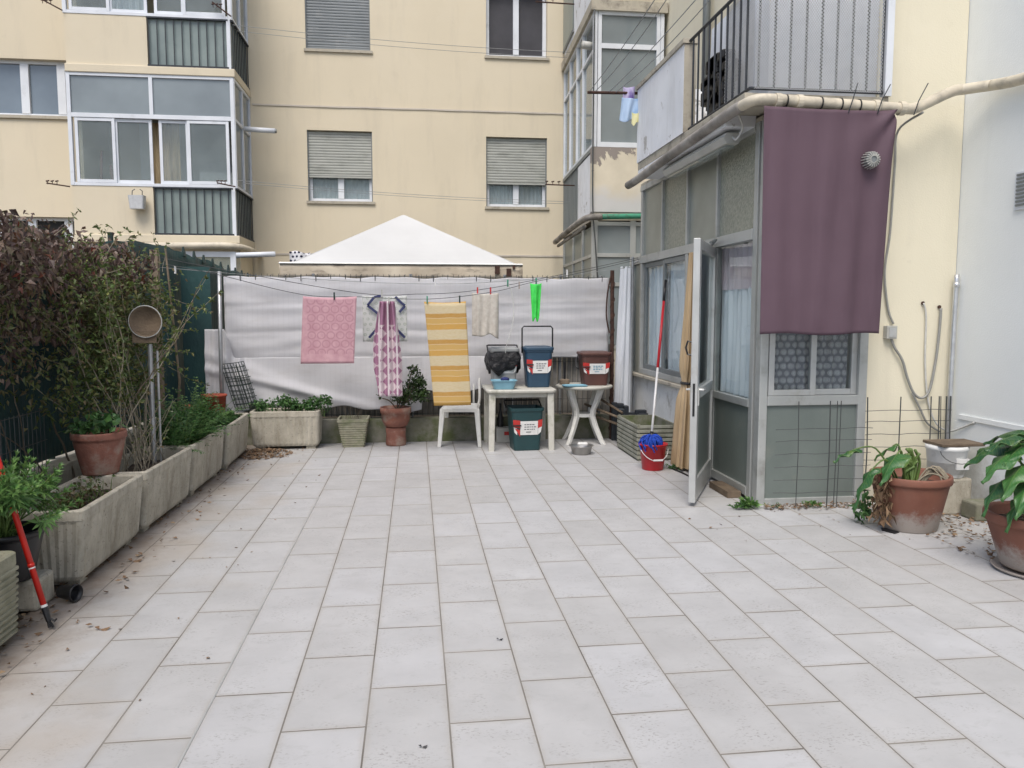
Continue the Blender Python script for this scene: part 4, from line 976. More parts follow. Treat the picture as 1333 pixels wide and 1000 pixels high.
# trellis wires
def trellis(x0, x1, xs, zs, ztop, label, y=5.58):
    th = thing('wire_trellis', label, 'trellis', ((x0+x1)/2, y, 0))
    b = MB()
    for z in zs:
        P = [(x0+(x1-x0)*k/10, y+.01*math.sin(k*1.7+z*9), z+.003*math.sin(k*1.3+z*57)) for k in range(11)]
        b.tube(P, .0023, 5)
    b.build('cross_wires', M['wire'], th)
    b = MB()
    for x, r in xs: b.tube([(x, y, 0), (x+.004, y-.005, ztop*.5), (x+ru(-.01,.01), y, ztop)], r, 5)
    b.build('uprights', M['wire'], th)
trellis(2.68, 3.46, [(2.86,.0032),(3.11,.0045),(3.165,.0032),(3.19,.0032)], [.12,.22,.32,.42,.52,.61], .82, 'thin wire trellis in front of the grey green veranda panel')
trellis(3.42, 4.13, [(3.44,.005),(3.70,.0045),(3.96,.0045),(4.03,.005),(4.05,.0035),(4.09,.006),(4.125,.006)], [.35,.45,.55,.65,.735], .84, 'dark wire trellis standing before the yellow wall behind the bucket', y=5.62)

# ------------------------------------------------------------------ back fence with tarpaulins
b = MB()
for k, (x0, x1) in enumerate(((-2.6,-1.2),(-1.195,-.2),(-.195,.8),(.805,1.8),(1.805,2.58))): b.box(x0, x1, 9.06, 9.22, -.05, .27+.004*(k % 2))
tag(b.build('kerb_wall', M['kerb'], at=(0,9.14,0), bevel=.008), 'low mossy concrete wall along the back of the tiled yard', 'low wall')
fe = thing('wire_fence', 'wire fence with grey posts standing on the back kerb wall', 'fence', (0, 9.26, .27))
for x in (-1.16, -.05, 1.05, 1.72, 2.2):
    b = MB(); b.tube([(x,9.30,.1),(x,9.30,1.93)], .018, 8); b.build('post', M['galv'], fe)
b = MB()
x = -2.1
while x < 2.3: b.tube([(x,9.265,.27),(x,9.265,1.925)], .0028, 4); x += .062
for z in (.30,.45,.6,.9,1.2,1.5,1.8,1.90): b.tube([(-2.12,9.27,z),(2.28,9.27,z)], .003, 4)
b.build('wires', M['wire'], fe)
b = MB()
x = -2.15
while x < 2.32: b.box(x, x+.056, 9.33, 9.336, .27, 1.10+.008*rnd()); x += .06
b.build('reed_screen', M['reed'], fe)
b = MB()
for k in range(26): 
    x = -1.95+.166*k; b.tube([(x,9.20,1.84),(x,9.19,1.905),(x,9.26,1.915)], .0045, 4)
b.build('clip', M['wire'], fe)
def tarp_up(u, v):
    x = -2.13+4.41*u; top = 1.885+.006*math.sin(u*34)+.006*math.sin(u*71); bot = .955+.012*math.sin(u*11)+.006*math.sin(u*37) - .03*max(0, u-.93)*10
    z = top+(bot-top)*v
    y = 9.195 + .0035*math.sin(z*30+1.6*math.sin(u*5)+4*noise.noise(Vector((x*.8,z*1.5,7)))) + .005*noise.noise(Vector((x*3, z*9, 9))) + .010*math.sin(u*40)*(1-v)**2 + .010*noise.noise(Vector((x*1.6, z*2.5, 0))) + .006*max(0, math.sin(z*21+.4*math.sin(x*2)))**6 - .02*v
    return (x, y, z)
b = MB(); b.grid(tarp_up, 150, 50); tag(b.build('tarpaulin', M['tarp'], at=(0,9.2,1.0), smooth=True, solid=.003), 'upper white woven sheet clipped along the back fence', 'tarpaulin')
def tarp_lo(u, v):
    x = -2.32+3.86*u
    top = 1.30 if u < .055 else (1.30-.32*min(1, (u-.055)/.02)); bot = .42+.05*math.sin(u*7+1)+.025*math.sin(u*19)+.014*math.sin(u*53)
    if u < .12: bot = .20+.2*u/.12
    if u > .62: bot = .60 - .04*math.sin(u*20)
    top = min(top, 1.30)
    z = top+(bot-top)*v
    fold = .022*math.exp(-((z-.9+.42*(x+2.0))/.07)**2) + .03*math.exp(-((z-.78+.25*(x+2.0))/.05)**2)
    fold *= max(0, 1-max(0, x+.9)*1.2)
    y = 9.15 - .03 + .02*math.sin(u*46+v*2)*(v**1.5) - fold + .03*noise.noise(Vector((x*1.3, z*2, 3))) - .05*v
    if u < .12: y += -.06*(1-u/.12) + .02*math.sin(u*190)
    return (x, y, z)
b = MB(); b.grid(tarp_lo, 190, 50); tag(b.build('tarpaulin', M['tarp'], at=(-.4,9.13,.5), smooth=True, solid=.003), 'lower creased white sheet hanging loose above the kerb wall', 'tarpaulin')
b = MB(); b.tube([(-2.13,8.93,0),(-2.125,8.93,1.0),(-2.11,8.93,1.93)], .022, 10); tag(b.build('metal_post', M['galv'], at=(-2.13,8.93,0), smooth=True), 'grey metal post in front of the left end of the white sheets', 'post')
# rusty post and white curtain at right end
rp = thing('rusty_post', 'rust brown post wound with chain at the right end of the fence', 'post', (2.27, 8.95, 0))
b = MB(); b.tube([(2.275,8.97,0),(2.27,8.96,1.0),(2.262,8.96,1.97)], .024, 8); b.build('pole', M['rust'], rp)
b = MB()
for k in range(120):
    a = k*.55; b.tube([(2.268+.026*math.cos(a),8.96+.026*math.sin(a),.05+k*.0155),(2.268+.026*math.cos(a+.5),8.96+.026*math.sin(a+.5),.062+k*.0155)], .005, 5)
b.tube(smooth_path([(2.24,8.94,1.9),(2.20,8.93,1.7),(2.19,8.93,1.45),(2.23,8.94,1.25)], 5), .009, 6); b.build('chain', M['rust'], rp)
b = MB()
def wc(u, v):
    a = u*2*PI; w = .055+.035*v; f = 1+.22*math.sin(7*a+2*v)
    return (2.435+(-.035*v)+w*f*math.cos(a)*1.0, 9.0+.5*w*f*math.sin(a), 2.00-1.75*v+.02*math.sin(3*a)*(1-v))
b.grid(wc, 70, 30); tag(b.build('gathered_curtain', M['white curtain'], at=(2.43,9,.25), smooth=True), 'gathered white curtain hanging at the far end of the veranda', 'curtain')
b = MB(); b.tube([(2.52,9.02,.2),(2.52,9.02,2.13)], .016, 8); b.tube([(2.52,9.02,2.05),(2.62,9.05,2.10)], .012, 6); tag(b.build('curtain_pole', M['galv'], at=(2.52,9.02,.2)), 'slim grey upright beside the gathered white curtain', 'pole')

# ------------------------------------------------------------------ left boundary
lf = thing('shade_net_fence', 'dark green shade net fence along the left side', 'fence', (-2.66, 6, 0))
b = MB()
def netf(u, v):
    y = -1 + 15*u
    top = 2.16 + .035*abs(math.sin(y*1.9)) + .03*noise.noise(Vector((y*2, 0, 0))) - (.0 if y < 9.4 else .035*(y-9.4)) - .22*min(1, max(0, (8.0-y)/1.6)) 
    z = .42+(top-.42)*v
    return (-2.66 + .03*math.sin(y*5+z)*.6 + .02*noise.noise(Vector((y*1.5, z*2, 5))), y, z)
b.grid(netf, 240, 16); b.build('net', M['net'], lf, smooth=True, solid=.004)
for k in range(11):
    y = -.6+1.35*k; b = MB(); b.tube([(-2.70,y,0),(-2.70,y,(1.96 if y < 7 else 2.2) if y < 9.5 else 2.2-.035*(y-9.4)),], .025, 8); b.build('post', M['wire_green'], lf)
for k in range(9):
    b = MB(); y = 9.6+.44*k; z = 2.2-.035*(y-9.4)
    b.tube([(-2.66,y,z-.06),(-2.665,y+.01,z+.05)], [.03,.012], 6); b.build('net_tie', M['wire_green'], lf)
b = MB(); b.box(-2.80, -2.52, -2, 9.05, -.05, .40); tag(b.build('boundary_kerb', M['trough'], at=(-2.66,4,0), bevel=.01), 'pale low boundary wall under the green net', 'low wall')
b = MB()
b.box(-2.62, -2.3, 9.3, 9.36, 0, 2.0); tag(b.build('net_return', M['net'], at=(-2.46,9.33,0)), 'dark green net strip closing the back left corner', 'net')
# wire panels in front of the net
wp = thing('wire_mesh_panel', 'tall black wire mesh panel in front of the net at the far left', 'wire mesh', (-2.44, 4.6, 0))
b = MB()
for k in range(46): y = 3.0+.055*k; b.tube([(-2.44,y,.02),(-2.44,y,.86)], .0028, 4)
for z in (.05,.25,.45,.65,.85): b.tube([(-2.437,3.0,z),(-2.437,5.5,z)], .003, 4)
b.build('mesh', M['wire'], wp)
b = MB()
for y in (4.62, 4.70, 4.82): b.tube([(-2.40,y,0),(-2.40,y+.01,1.5)], .009, 6)
b.build('rod', M['wire'], wp)

# ------------------------------------------------------------------ vegetation
def rdir(zb=0): 
    v = Vector((random.gauss(0,1), random.gauss(0,1), random.gauss(zb,1))); return v.normalized()
def scatter(b, blobs, size, aspect=.55, zb=-.3, shell=.5, clump=.0, droop=.25):
    for (cx, cy, cz, rx, ry, rz, n) in blobs:
        for _ in range(n):
            d = rdir(); r = rnd()**shell
            p = Vector((cx+d.x*rx*r, cy+d.y*ry*r, cz+d.z*rz*r))
            q = noise.noise(p*6); 
            if q < -clump and rnd() < .8: continue
            dd = rdir(zb); sd = dd.cross(rdir()).normalized(); L = size*ru(.6, 1.3)
            b.leaf(p, dd, sd, L, L*aspect, ru(.05,.35), droop)
def stemwalk(b, p, d, n, step, r0, jit=.25, grav=0, leaves=None, lsize=.03, lden=0):
    p = Vector(p); d = Vector(d).normalized(); P = [p.copy()]
    for k in range(n):
        d = (d + rdir()*jit + Vector((0,0,grav))).normalized(); p = p + d*step; P.append(p.copy())
        if leaves and k > n*.25:
            for _ in range(lden):
                dd = (rdir(.1)+d*.4).normalized(); sd = dd.cross(rdir()).normalized(); L = lsize*ru(.6,1.3); leaves.leaf(p, dd, sd, L, L*.5, .2, .15)
    b.tube(P, [r0*(1-.75*k/n) for k in range(len(P))], 5)
    return P

# purple creeper over the net
cr = thing('virginia_creeper', 'dense creeper with dark purple leaves spilling over the green net at left', 'climbing plant', (-2.45, 4.9, 0))
b = MB()
y = 2.6
while y < 7.0:
    top = 2.075 + .08*noise.noise(Vector((y*2.1,0,0)))
    n = 400
    scatter(b, [(-2.38+.05*math.sin(y*3), y, top-.25, .24, .24, .28, n), (-2.46, y+.1, top-.60, .16, .24, .26, int(n*(.42 if y < 5.4 else .35)))], .05, .62, -.6, .5, .0, .3)
    y += .20
scatter(b, [(-2.42, 5.0+.4*k, 1.30-.1*(k % 2), .14, .26, .22, 60) for k in range(-5, 4)], .048, .6, -.6, .5, .05, .3)
b.build('foliage', M['lf_purple'], cr)
b = MB()
scatter(b, [(-2.40, 3.4+.30*k, 1.35+.25*math.sin(k*1.7), .18, .3, .48, 330) for k in range(14)], .042, .5, -.4, .6, .05, .3)
b.build('lower_foliage', M['lf_mixed'], cr)
b = MB()
for k in range(12): stemwalk(b, (ru(-2.45,-2.25), 3.6+.27*k, .05), (ru(-.1,.1), ru(-.15,.15), 1), 20, .10, ru(.004,.010), .24)
for k in range(20): stemwalk(b, (ru(-2.4,-2.2), 3.4+.17*k, ru(1.2,1.9)), (ru(-.1,.6), ru(-.6,.6), ru(-.8,.1)), 7, .06, .003, .3)
b.build('stems', M['stem'], cr)

# rose-like green shrub right of the creeper
gs = thing('rambling_shrub', 'loose green shrub with thin arching stems beside the creeper', 'shrub', (-2.2, 6.2, 0))
b = MB(); lv = MB()
for k in range(26):
    y0 = ru(5.6, 6.5)
    P = stemwalk(b, (ru(-2.15,-1.95), y0, .38), (ru(-.35,.25), ru(-.35,.55), 1), 18, .085, ru(.003,.006), .17, -.012, lv, .04, 7)
for k in range(18):
    stemwalk(b, (ru(-2.45,-2.05), ru(5.3,7.6), ru(1.75,2.0)), (ru(-.3,.5), ru(-.5,.9), ru(.1,.7)), 5, .05, .0025, .25, 0, lv, .036, 5)
for k in range(16):
    stemwalk(b, (ru(-2.3,-2.0), ru(6.4,7.2), ru(1.0,1.7)), (ru(-.1,.4), ru(.1,.7), ru(-.3,.5)), 8, .05, .0025, .22, -.01, lv, .036, 5)
scatter(lv, [(-2.26, 5.5+.2*k, .95+.10*(k % 3), .22, .28, .42, 420) for k in range(8)] + [(-2.26, 5.5+.25*k, 1.66+.06*(k % 2), .24, .26, .30, 150) for k in range(9)], .042, .45, -.1, .6, .06, .2)
b.build('stems', M['stem_pale'], gs); lv.build('foliage', M['lf_green'], gs)
b = MB()
scatter(b, [(-2.25, 6.0+.2*k, 1.35+.15*(k % 2), .2, .2, .35, 500) for k in range(6)], .045, .5, -.3, .6, .05, .2); b.build('dark_foliage', M['lf_mixed'], gs)

# pole lamp in the shrub, stick, post
rl = thing('garden_lamp', 'round brown reflector head on a grey metal stand in the shrub', 'garden lamp', (-1.99, 6.20, 0))
b = MB(); b.tube([(-1.99,6.20,.05),(-1.985,6.20,1.25)], .018, 8); b.build('pole', M['galv'], rl)
b = MB(); b.tube([(-1.94,6.20,.05),(-1.935,6.20,1.2)], .009, 6); b.build('rod', M['galv'], rl)
b = MB(); b.lathe([(.001,.045),(.06,.038),(.105,.015),(.118,-.01),(.113,-.012),(.10,.008),(.055,.028),(.001,.034)], 28); b.v = [(-2.00+x, 6.17+z*1.0, 1.42+y) for x, y, z in b.v]; b.build('reflector', M['wood'], rl, smooth=True)
b = MB(); b.tube([(-2.00+.118*math.cos(a*PI/14), 6.16, 1.42+.118*math.sin(a*PI/14)) for a in range(29)], .004, 5); b.build('rim', M['alu_light'], rl)
b = MB(); b.box(-2.10,-1.93,6.17,6.19,1.26,1.35); b.build('bracket', M['wood'], rl)
b = MB(); b.tube([(-2.21,7.62,.6),(-2.19,7.62,.85),(-2.25,7.55,2.07)], [.012,.012,.009], 7); tag(b.build('bamboo_cane', M['stick'], at=(-2.2,7.6,.6)), 'thin leaning cane right of the rambling shrub', 'cane')
b = MB(); b.box(-2.50,-2.43,7.9,7.96,0,2.08); tag(b.build('wooden_post', M['stick'], at=(-2.46,7.93,0)), 'short grey wooden post top where the clothes lines start', 'post')

# ------------------------------------------------------------------ troughs
def trough(name, label, x, y, L, W, H, rz, mat, soil=True, ribs=True, group=None, hrib=False, feet=True, taper=.84):
    th = thing(name, label, 'planter', (x, y, 0), rz, group, local=True)
    def ring(w, d, z, rib, r=.035):
        base = rrect(w, d, r, z, 4); out = []
        n = len(base)
        # densify the straight sides
        for i in range(n):
            a, c = base[i], base[(i+1) % n]; ln = math.hypot(c[0]-a[0], c[1]-a[1])
            m = 1
            if ln > w*.3: m = 48 if abs(c[1]-a[1]) > abs(c[0]-a[0]) else 28
            nx, ny = (c[1]-a[1])/max(ln,1e-6), -(c[0]-a[0])/max(ln,1e-6)
            for k in range(m):
                u = k/m; o = 0
                if m > 1 and rib: o = -rib*(.5-.5*math.cos(2*PI*u*(m/4)))
                out.append((a[0]+(c[0]-a[0])*u+nx*o, a[1]+(c[1]-a[1])*u+ny*o, z))
        return out
    b = MB(); rb = .007 if ribs else 0
    b.loft([ring(W*taper-.03, L*.95-.03, .035, 0), ring(W*taper, L*.95, .06, rb), ring(W*(taper+.08), L*.97, H*.5, rb), ring(W*.985, L*.99, H-.075, rb), ring(W*.99, L*.992, H-.062, 0), ring(W, L, H-.055, 0), ring(W, L, H-.006, 0), ring(W-.012, L-.012, H, 0), ring(W-.06, L-.06, H, 0), ring(W-.07, L-.07, H-.01, 0), ring(W-.08, L-.08, H-.15, 0)], True, True)
    if feet:
        for sy in (-1, 1): b.box(-W*.33, W*.33, sy*L*.36-.05, sy*L*.36+.05, 0, .04)
    b.build('box', mat, th)
    if soil:
        s = MB(); s.grid(lambda u, v: ((u-.5)*(W-.085), (v-.5)*(L-.085), H-.09+.02*noise.noise(Vector((u*5+x, v*9+y, 0)))), 12, 30); s.build('soil', M['soil'], th, smooth=True)
    return th
G_T = 'weathered concrete troughs lined up on the left'
t1 = trough('concrete_trough', 'nearest long concrete trough with ribbed end on the left', -1.985, 4.87, .99, .40, .43, R(.5), M['trough'], group=G_T)
t2 = trough('concrete_trough', 'second concrete trough from the camera, behind the old clay pot', -1.975, 5.92, 1.02, .40, .43, R(-1), M['trough'], group=G_T)
t3 = trough('concrete_trough', 'third concrete trough from the camera, full of feathery green plants', -1.955, 6.97, 1.02, .38, .43, R(0), M['trough'], group=G_T)
t4 = trough('concrete_trough', 'fourth concrete trough, next to the trough standing crosswise', -1.94, 8.05, .98, .38, .43, R(1), M['trough'], group=G_T)
t5 = trough('concrete_trough', 'concrete trough standing crosswise against the back kerb with leafy green plants', -1.42, 8.84, .74, .36, .42, R(90), M['trough'], group=G_T)
def plants(name, mat, blobs, size, label, at, asp=.5, zb=.4, stems=0, cat='plant', droop=.2, smat=None, clump=.1):
    th = thing(name, label, cat, at)
    b = MB(); scatter(b, blobs, size, asp, zb, .55, clump, droop); b.build('foliage', mat, th)
    s = MB()
    for (cx, cy, cz, rx, ry, rz, n) in blobs:
        for _ in range(max(4, stems)):
            p = (cx+ru(-.5,.5)*rx, cy+ru(-.5,.5)*ry, at[2]); stemwalk(s, p, (ru(-.4,.4), ru(-.4,.4), 1), 6, max(.02, (cz+rz*.4-at[2])/6), .004, .2)
    s.build('stems', smat or M['stem_green'], th)
    return th
plants('groundcover_plant', M['lf_red'], [(-2.0,4.62+.13*k,.40,.12,.12,.09,170) for k in range(5)], .028, 'low reddish green groundcover in the nearest trough', (-2.0,4.8,.34), .6, .5)
plants('groundcover_plant', M['lf_bright'], [(-2.02,4.5,.43,.1,.1,.09,110)], .03, 'small bright green tuft at the near end of the nearest trough', (-2.02,4.5,.34), .5, .5)
# fine stems of trough 2
ds = thing('bare_stem_bush', 'bush of bare pale arching stems growing in the second trough', 'shrub', (-1.98, 6.0, .34))
b = MB(); lv = MB()
for k in range(22): stemwalk(b, (ru(-2.1,-1.85), ru(5.65,6.3), .33), (ru(-.5,.45), ru(-.5,.4), 1), 14, ru(.03,.055), ru(.002,.0045), .16, -.02, lv if k % 3 == 0 else None, .03, 1)
b.build('stems', M['stem_pale'], ds); lv.build('foliage', M['lf_green'], ds)
# feathery: many small leaflets along fronds
def fronds(name, label, at, cx, cy, z, rx, ry, h, n, mat, fl=.16, ls=.03, cat='plant'):
    th = thing(name, label, cat, at); b = MB(); s = MB()
    for _ in range(n):
        p = Vector((cx+ru(-rx,rx), cy+ru(-ry,ry), z)); d = Vector((ru(-.8,.8), ru(-.8,.8), ru(.7,1.5))).normalized(); hh = h*ru(.5,1.15); P = [p.copy()]
        for k in range(9):
            d = (d+Vector((0,0,-.10))+rdir()*.07).normalized(); p = p+d*hh/8; P.append(p.copy())
            if k > 2:
                sd = d.cross(Vector((0,0,1))).normalized()
                for sg in (-1, 1):
                    for w in range(2):
                        dd = (sd*sg+d*.5+rdir()*.25).normalized(); L = ls*(1.5-.1*k)*ru(.7,1.2); b.leaf(p+d*ru(0,hh/8), dd, d.cross(dd).cross(dd).normalized(), L*1.3, L*.55, .1, .2)
        s.tube(P, [.003*(1-.08*k) for k in range(len(P))], 4)
    s.build('stalks', M['stem_green'], th); b.build('foliage', mat, th)
fronds('feathery_plant', 'dark green feathery plants overflowing the third trough', (-1.96,6.95,.34), -1.99, 6.95, .34, .13, .46, .34, 300, M['lf_fern'])
fronds('feathery_plant', 'lighter green feathery clump at the far end behind the third trough', (-2.0,7.5,.34), -2.05, 7.45, .34, .12, .2, .42, 90, M['lf_bright'])
fronds('grassy_herb', 'low green herbs filling the fourth trough', (-1.95,8.05,.34), -1.95, 8.1, .34, .12, .38, .14, 160, M['lf_fern'])
plants('leafy_seedlings', M['lf_fern'], [(-1.68+.13*k,8.84,.45+.02*(k % 3),.10,.12,.09,260) for k in range(6)] + [(-1.30,8.8,.50,.14,.1,.06,110)], .042, 'mid green leafy plants in the crosswise trough', (-1.42,8.84,.34), .62, .7)

# pots
def pot(name, label, x, y, z, r, h, mat, group=None, tilt=0, ratio=.66, soil=True, rim=.05):
    th = thing(name, label, 'pot', (x, y, z), 0, group, local=True)
    b = MB(); b.lathe([(r*ratio*.96,0),(r*ratio,.012),(r*.93,h-rim-.012),(r*.93,h-rim),(r*.99,h-rim+.004),(r,h-rim+.014),(r,h-.010),(r*.985,h),(r*.93,h),(r*.90,h-.014),(r*.86,h-.09)], 48); b.build('body', mat, th, smooth=False)
    for p in th.children[0].data.polygons: p.use_smooth = True
    if soil:
        s = MB(); s.lathe([(r*.885,h-.07),(r*.6,h-.062),(.001,h-.055)], 24); s.build('soil', M['soil'], th, smooth=True)
    return th
pot('terracotta_pot', 'weathered terracotta pot sitting on the nearest two troughs', -2.08, 5.42, .43, .168, .28, M['terra_old'])
pl = plants('geranium', M['lf_fern'], [(-2.12,5.40,.74,.16,.16,.05,170),(-2.02,5.36,.78,.12,.12,.06,90)], .055, 'green leaves filling the weathered terracotta pot on the troughs', (-2.08,5.42,.64), .8, .5)
pot('terracotta_pot', 'big round terracotta pot in front of the yellow wall holding drooping stalks', 3.385, 4.985, 0, .262, .38, M['terra'], ratio=.70, rim=.055)
pot('terracotta_pot', 'terracotta pot cut by the right edge of the picture', 3.56, 4.02, .028, .30, .315, M['terra'], ratio=.68, rim=.055)
b = MB(); b.lathe([(.22,.0),(.235,.006),(.25,.022),(.24,.022),(.22,.008),(.001,.008)], 36, 3.56, 4.02); tag(b.build('saucer', M['terra'], at=(3.56,4.02,0), smooth=True), 'clay saucer under the pot at the right edge', 'saucer')
b = MB(); b.loft([[(3.15,4.92,z),(3.19,4.83,z),(3.24,4.86,z),(3.23,4.94,z),(3.18,4.98,z)] for z in (.001,.006)]); tag(b.build('plastic_scrap', M['black'], at=(3.36,4.93,0)), 'dark scrap of plastic at the left foot of the big round terracotta pot', 'plastic scrap')
# calla leaves
def calla(b, s, base, tip, L, W, roll=0, droop=.35):
    base, tip = Vector(base), Vector(tip)
    mid = (base+tip)/2 + Vector((0,0,.12)); P = smooth_path([base, mid, tip], 6); s.tube(P, [.0075-.0035*k/len(P) for k in range(len(P))], 6)
    h = Vector((tip.x-base.x, tip.y-base.y, 0)); h = h.normalized() if h.length > .01 else Vector((1,0,0))
    sd = Vector((-h.y, h.x, 0)); sd = (sd*math.cos(roll)+Vector((0,0,1))*math.sin(roll)).normalized()
    d0 = (h*.8+Vector((0,0,.10-droop*.75))).normalized()
    nu, nv = 12, 20
    prof = [.50,.86,1.0,.97,.86,.72,.56,.40,.24,.10,.0]
    def fn(u, v):
        i = v*10; w = prof[min(int(i), 9)]*(1-(i-int(i)))+prof[min(int(i)+1, 10)]*(i-int(i))
        t = (u-.5)*2; back = -.22*L*abs(t)**1.5*(1-v)**3
        p = tip+d0*(v*L-.10*L+back)+sd*(t*W*.5*w)
        p.z -= droop*L*v*v*1.1; up = sd.cross(d0); p += up*(abs(t)*.22*W*w*(1-v*.5)+.016*math.sin(v*15+t*3+L*60)*abs(t)**1.5)
        return tuple(p)
    b.grid(fn, nu, nv)
    b.uv = getattr(b, 'uv', []) + [(i/nu, j/nv) for j in range(nv+1) for i in range(nu+1)]
c1 = thing('calla_plant', 'half wilted plant with few large leaves and pale stalks in the big round pot', 'plant', (3.385, 4.985, .33))
b = MB(); s = MB(); dl = MB(); SX = -.045
calla(b, s, (3.36,4.93,.32), (3.25,4.88,.53), .19, .19, .2, .6)
calla(b, s, (3.40,5.0,.32), (3.33,5.05,.56), .13, .10, .2, .5)
calla(b, s, (3.34,5.0,.32), (2.98,4.95,.56), .17, .09, .2, .3)
calla(b, s, (3.33,4.95,.32), (3.08,4.90,.42), .17, .11, .2, .9)
for k in range(16):
    a = ru(0, 2*PI); r0 = ru(0,.07); h = ru(.12,.26); P = [(3.40+r0*math.cos(a),4.97+r0*math.sin(a),.31),(3.40+r0*math.cos(a)+ru(-.04,.03),4.95,.31+h*.6),(3.40+ru(-.06,.06),4.93,.31+h)]
    s.tube(smooth_path(P, 4), .010, 6)
for k in range(14):
    x = 3.46+ru(-.02,.05); P = [(x,4.95,.32),(x+.07,4.93,.40+ru(-.02,.04)),(x+.13,4.90,.38),(x+.16+ru(-.05,.05),4.88,.33)]; dl.tube(smooth_path(P, 4), .006, 5)
for q in (b, s, dl): q.v = [(x+SX, y, z) for x, y, z in q.v]
b.build('leaf_blades', M['calla'], c1, smooth=True, solid=.002); s.build('stalks', M['stem_green'], c1, smooth=True); dl.build('fallen_stalks', M['stem_pale'], c1, smooth=True)
b = MB()
for k in range(150):
    p = Vector((3.115+ru(-.04,.05), 4.90+ru(-.07,.06), ru(.08,.42))); b.leaf(p, Vector((ru(-.8,.8),ru(-.8,.8),-1)).normalized(), Vector((ru(-1,1),ru(-1,1),ru(-.4,.4))).normalized(), ru(.03,.075), ru(.015,.035), ru(.3,1.1), ru(-.4,.5))
b.build('withered_leaves', M['lf_dry'], c1)
b = MB(); scatter(b, [(3.13,5.12,.12,.07,.07,.14,120)], .06, .5, .2, .6); b.build('lower_leaves', M['lf_fern'], c1)
c2 = thing('calla_plant', 'lush plant with big broad green leaves in the pot at the right edge', 'plant', (3.56, 4.02, .28))
b = MB(); s = MB()
for k, (tx, ty, tz, L, W, ro, dr) in enumerate(((3.36,3.95,.76,.20,.19,.1,.35),(3.30,3.90,.64,.19,.17,.15,.55),(3.42,3.84,.60,.19,.17,.1,.6),(3.46,4.00,.84,.17,.15,.2,.3),(3.60,3.92,.78,.20,.19,-.2,.4),
        (3.70,4.05,.74,.21,.19,-.2,.5),(3.50,4.18,.80,.19,.17,.1,.35),(3.34,4.12,.74,.21,.18,-.1,.45),(3.60,3.78,.58,.19,.16,.1,.6),(3.76,3.87,.62,.19,.16,.1,.6),(3.46,3.96,.68,.19,.17,.2,.5),(3.64,4.25,.76,.19,.17,0,.4),
        (3.27,4.00,.54,.16,.13,.2,.7),(3.35,3.93,.47,.16,.13,.2,.7),(3.50,3.76,.48,.16,.13,.1,.7),(3.40,4.05,.79,.14,.12,.4,.2),(3.53,3.88,.70,.16,.14,-.4,.5),(3.30,3.98,.80,.18,.17,.2,.3),(3.24,3.94,.70,.18,.16,.1,.5),(3.38,3.80,.72,.19,.17,.3,.5),(3.32,3.86,.56,.18,.15,.1,.6),(3.50,3.92,.90,.16,.15,.1,.3),(3.44,3.78,.65,.18,.16,-.2,.5),(3.66,3.80,.70,.19,.17,.2,.5))):
    calla(b, s, (3.56+ru(-.05,.05),4.02+ru(-.05,.05),.28), (tx,ty,tz), L, W, ro, dr)
b.build('leaf_blades', M['calla'], c2, smooth=True, solid=.0012); s.build('stalks', M['stem_green'], c2, smooth=True)
b = MB()
for _ in range(200): dry(b, 3.56+random.gauss(0,.10), 4.02+random.gauss(0,.10), .285+ru(0,.03), ru(.02,.05))
b.build('leaf_mulch', M['lf_dry'], c2)

# white paint bucket with board behind pot, on a block
b = MB(); b.box(3.80,4.06,5.25,5.50,0,.27); tag(b.build('stone_block', M['trough'], at=(3.93,5.37,0), bevel=.015), 'pale block under the white bucket behind the big pot', 'block')
wb = thing('paint_bucket', 'white plastic bucket standing behind the big round pot', 'bucket', (3.93,5.37,.27), local=True)
b = MB(); b.lathe([(.115,0),(.12,.01),(.14,.20),(.147,.205),(.147,.235),(.135,.235),(.128,.03)], 32); b.build('body', M['dirty_white'], wb, smooth=True)
b = MB(); b.tube([(.147*math.cos(a),-.147*math.sin(a)*.3-.13,.21-.09*math.sin(a)) for a in [PI*k/10 for k in range(11)]], .003, 5); b.build('handle', M['wire'], wb)
b = MB(); b.box(-.02,.08,-.142,-.130,.07,.15); b.build('label', M['label_white'], wb)
b = MB(); b.box(3.80,4.14,5.24,5.47,.508,.53); tag(b.build('wooden_board', M['wood'], at=(3.96,5.36,.508), bevel=.004), 'weathered board lying on top of the white bucket', 'board')
b = MB(); b.box(3.95,4.15,5.05,5.22,0,.13); tag(b.build('stone_block', M['kerb'], at=(4.05,5.13,0), bevel=.015), 'low mossy stone on the ground between the two terracotta pots', 'stone')

# weeds and wood at the veranda foot
def weed(x, y, n, h, label, mat='lf_bright'):
    th = thing('weed', label, 'weed', (x, y, 0)); b = MB()
    for _ in range(n):
        d = Vector((ru(-1,1), ru(-1,.4), ru(.3,1.3))).normalized(); p = Vector((x+ru(-.05,.05), y+ru(-.02,.02), .004)); b.leaf(p+d*ru(0,h*.5), d, d.cross(rdir()).normalized(), h*ru(.3,.8), h*.18, .1, .3)
    b.build('foliage', M[mat], th)
weed(2.50, 5.63, 150, .10, 'green weed tuft growing at the foot of the corner post'); weed(2.42, 5.60, 80, .07, 'small weed beside the wooden wedge at the door', 'lf_fern')
weed(3.0, 5.61, 110, .07, 'low green weed under the trellis at the veranda panel'); weed(2.70, 5.61, 50, .045, 'tiny weed sprouting right of the corner post', 'lf_fern')
weed(2.42, 7.13, 60, .08, 'green sprout behind the red bucket', 'lf_fern')
b = MB(); b.box(2.47,2.585,5.95,6.35,0,.055); tag(b.build('wooden_wedge', M['wood'], at=(2.5,6.0,0), bevel=.004), 'flat piece of old wood lying at the door sill', 'wood')
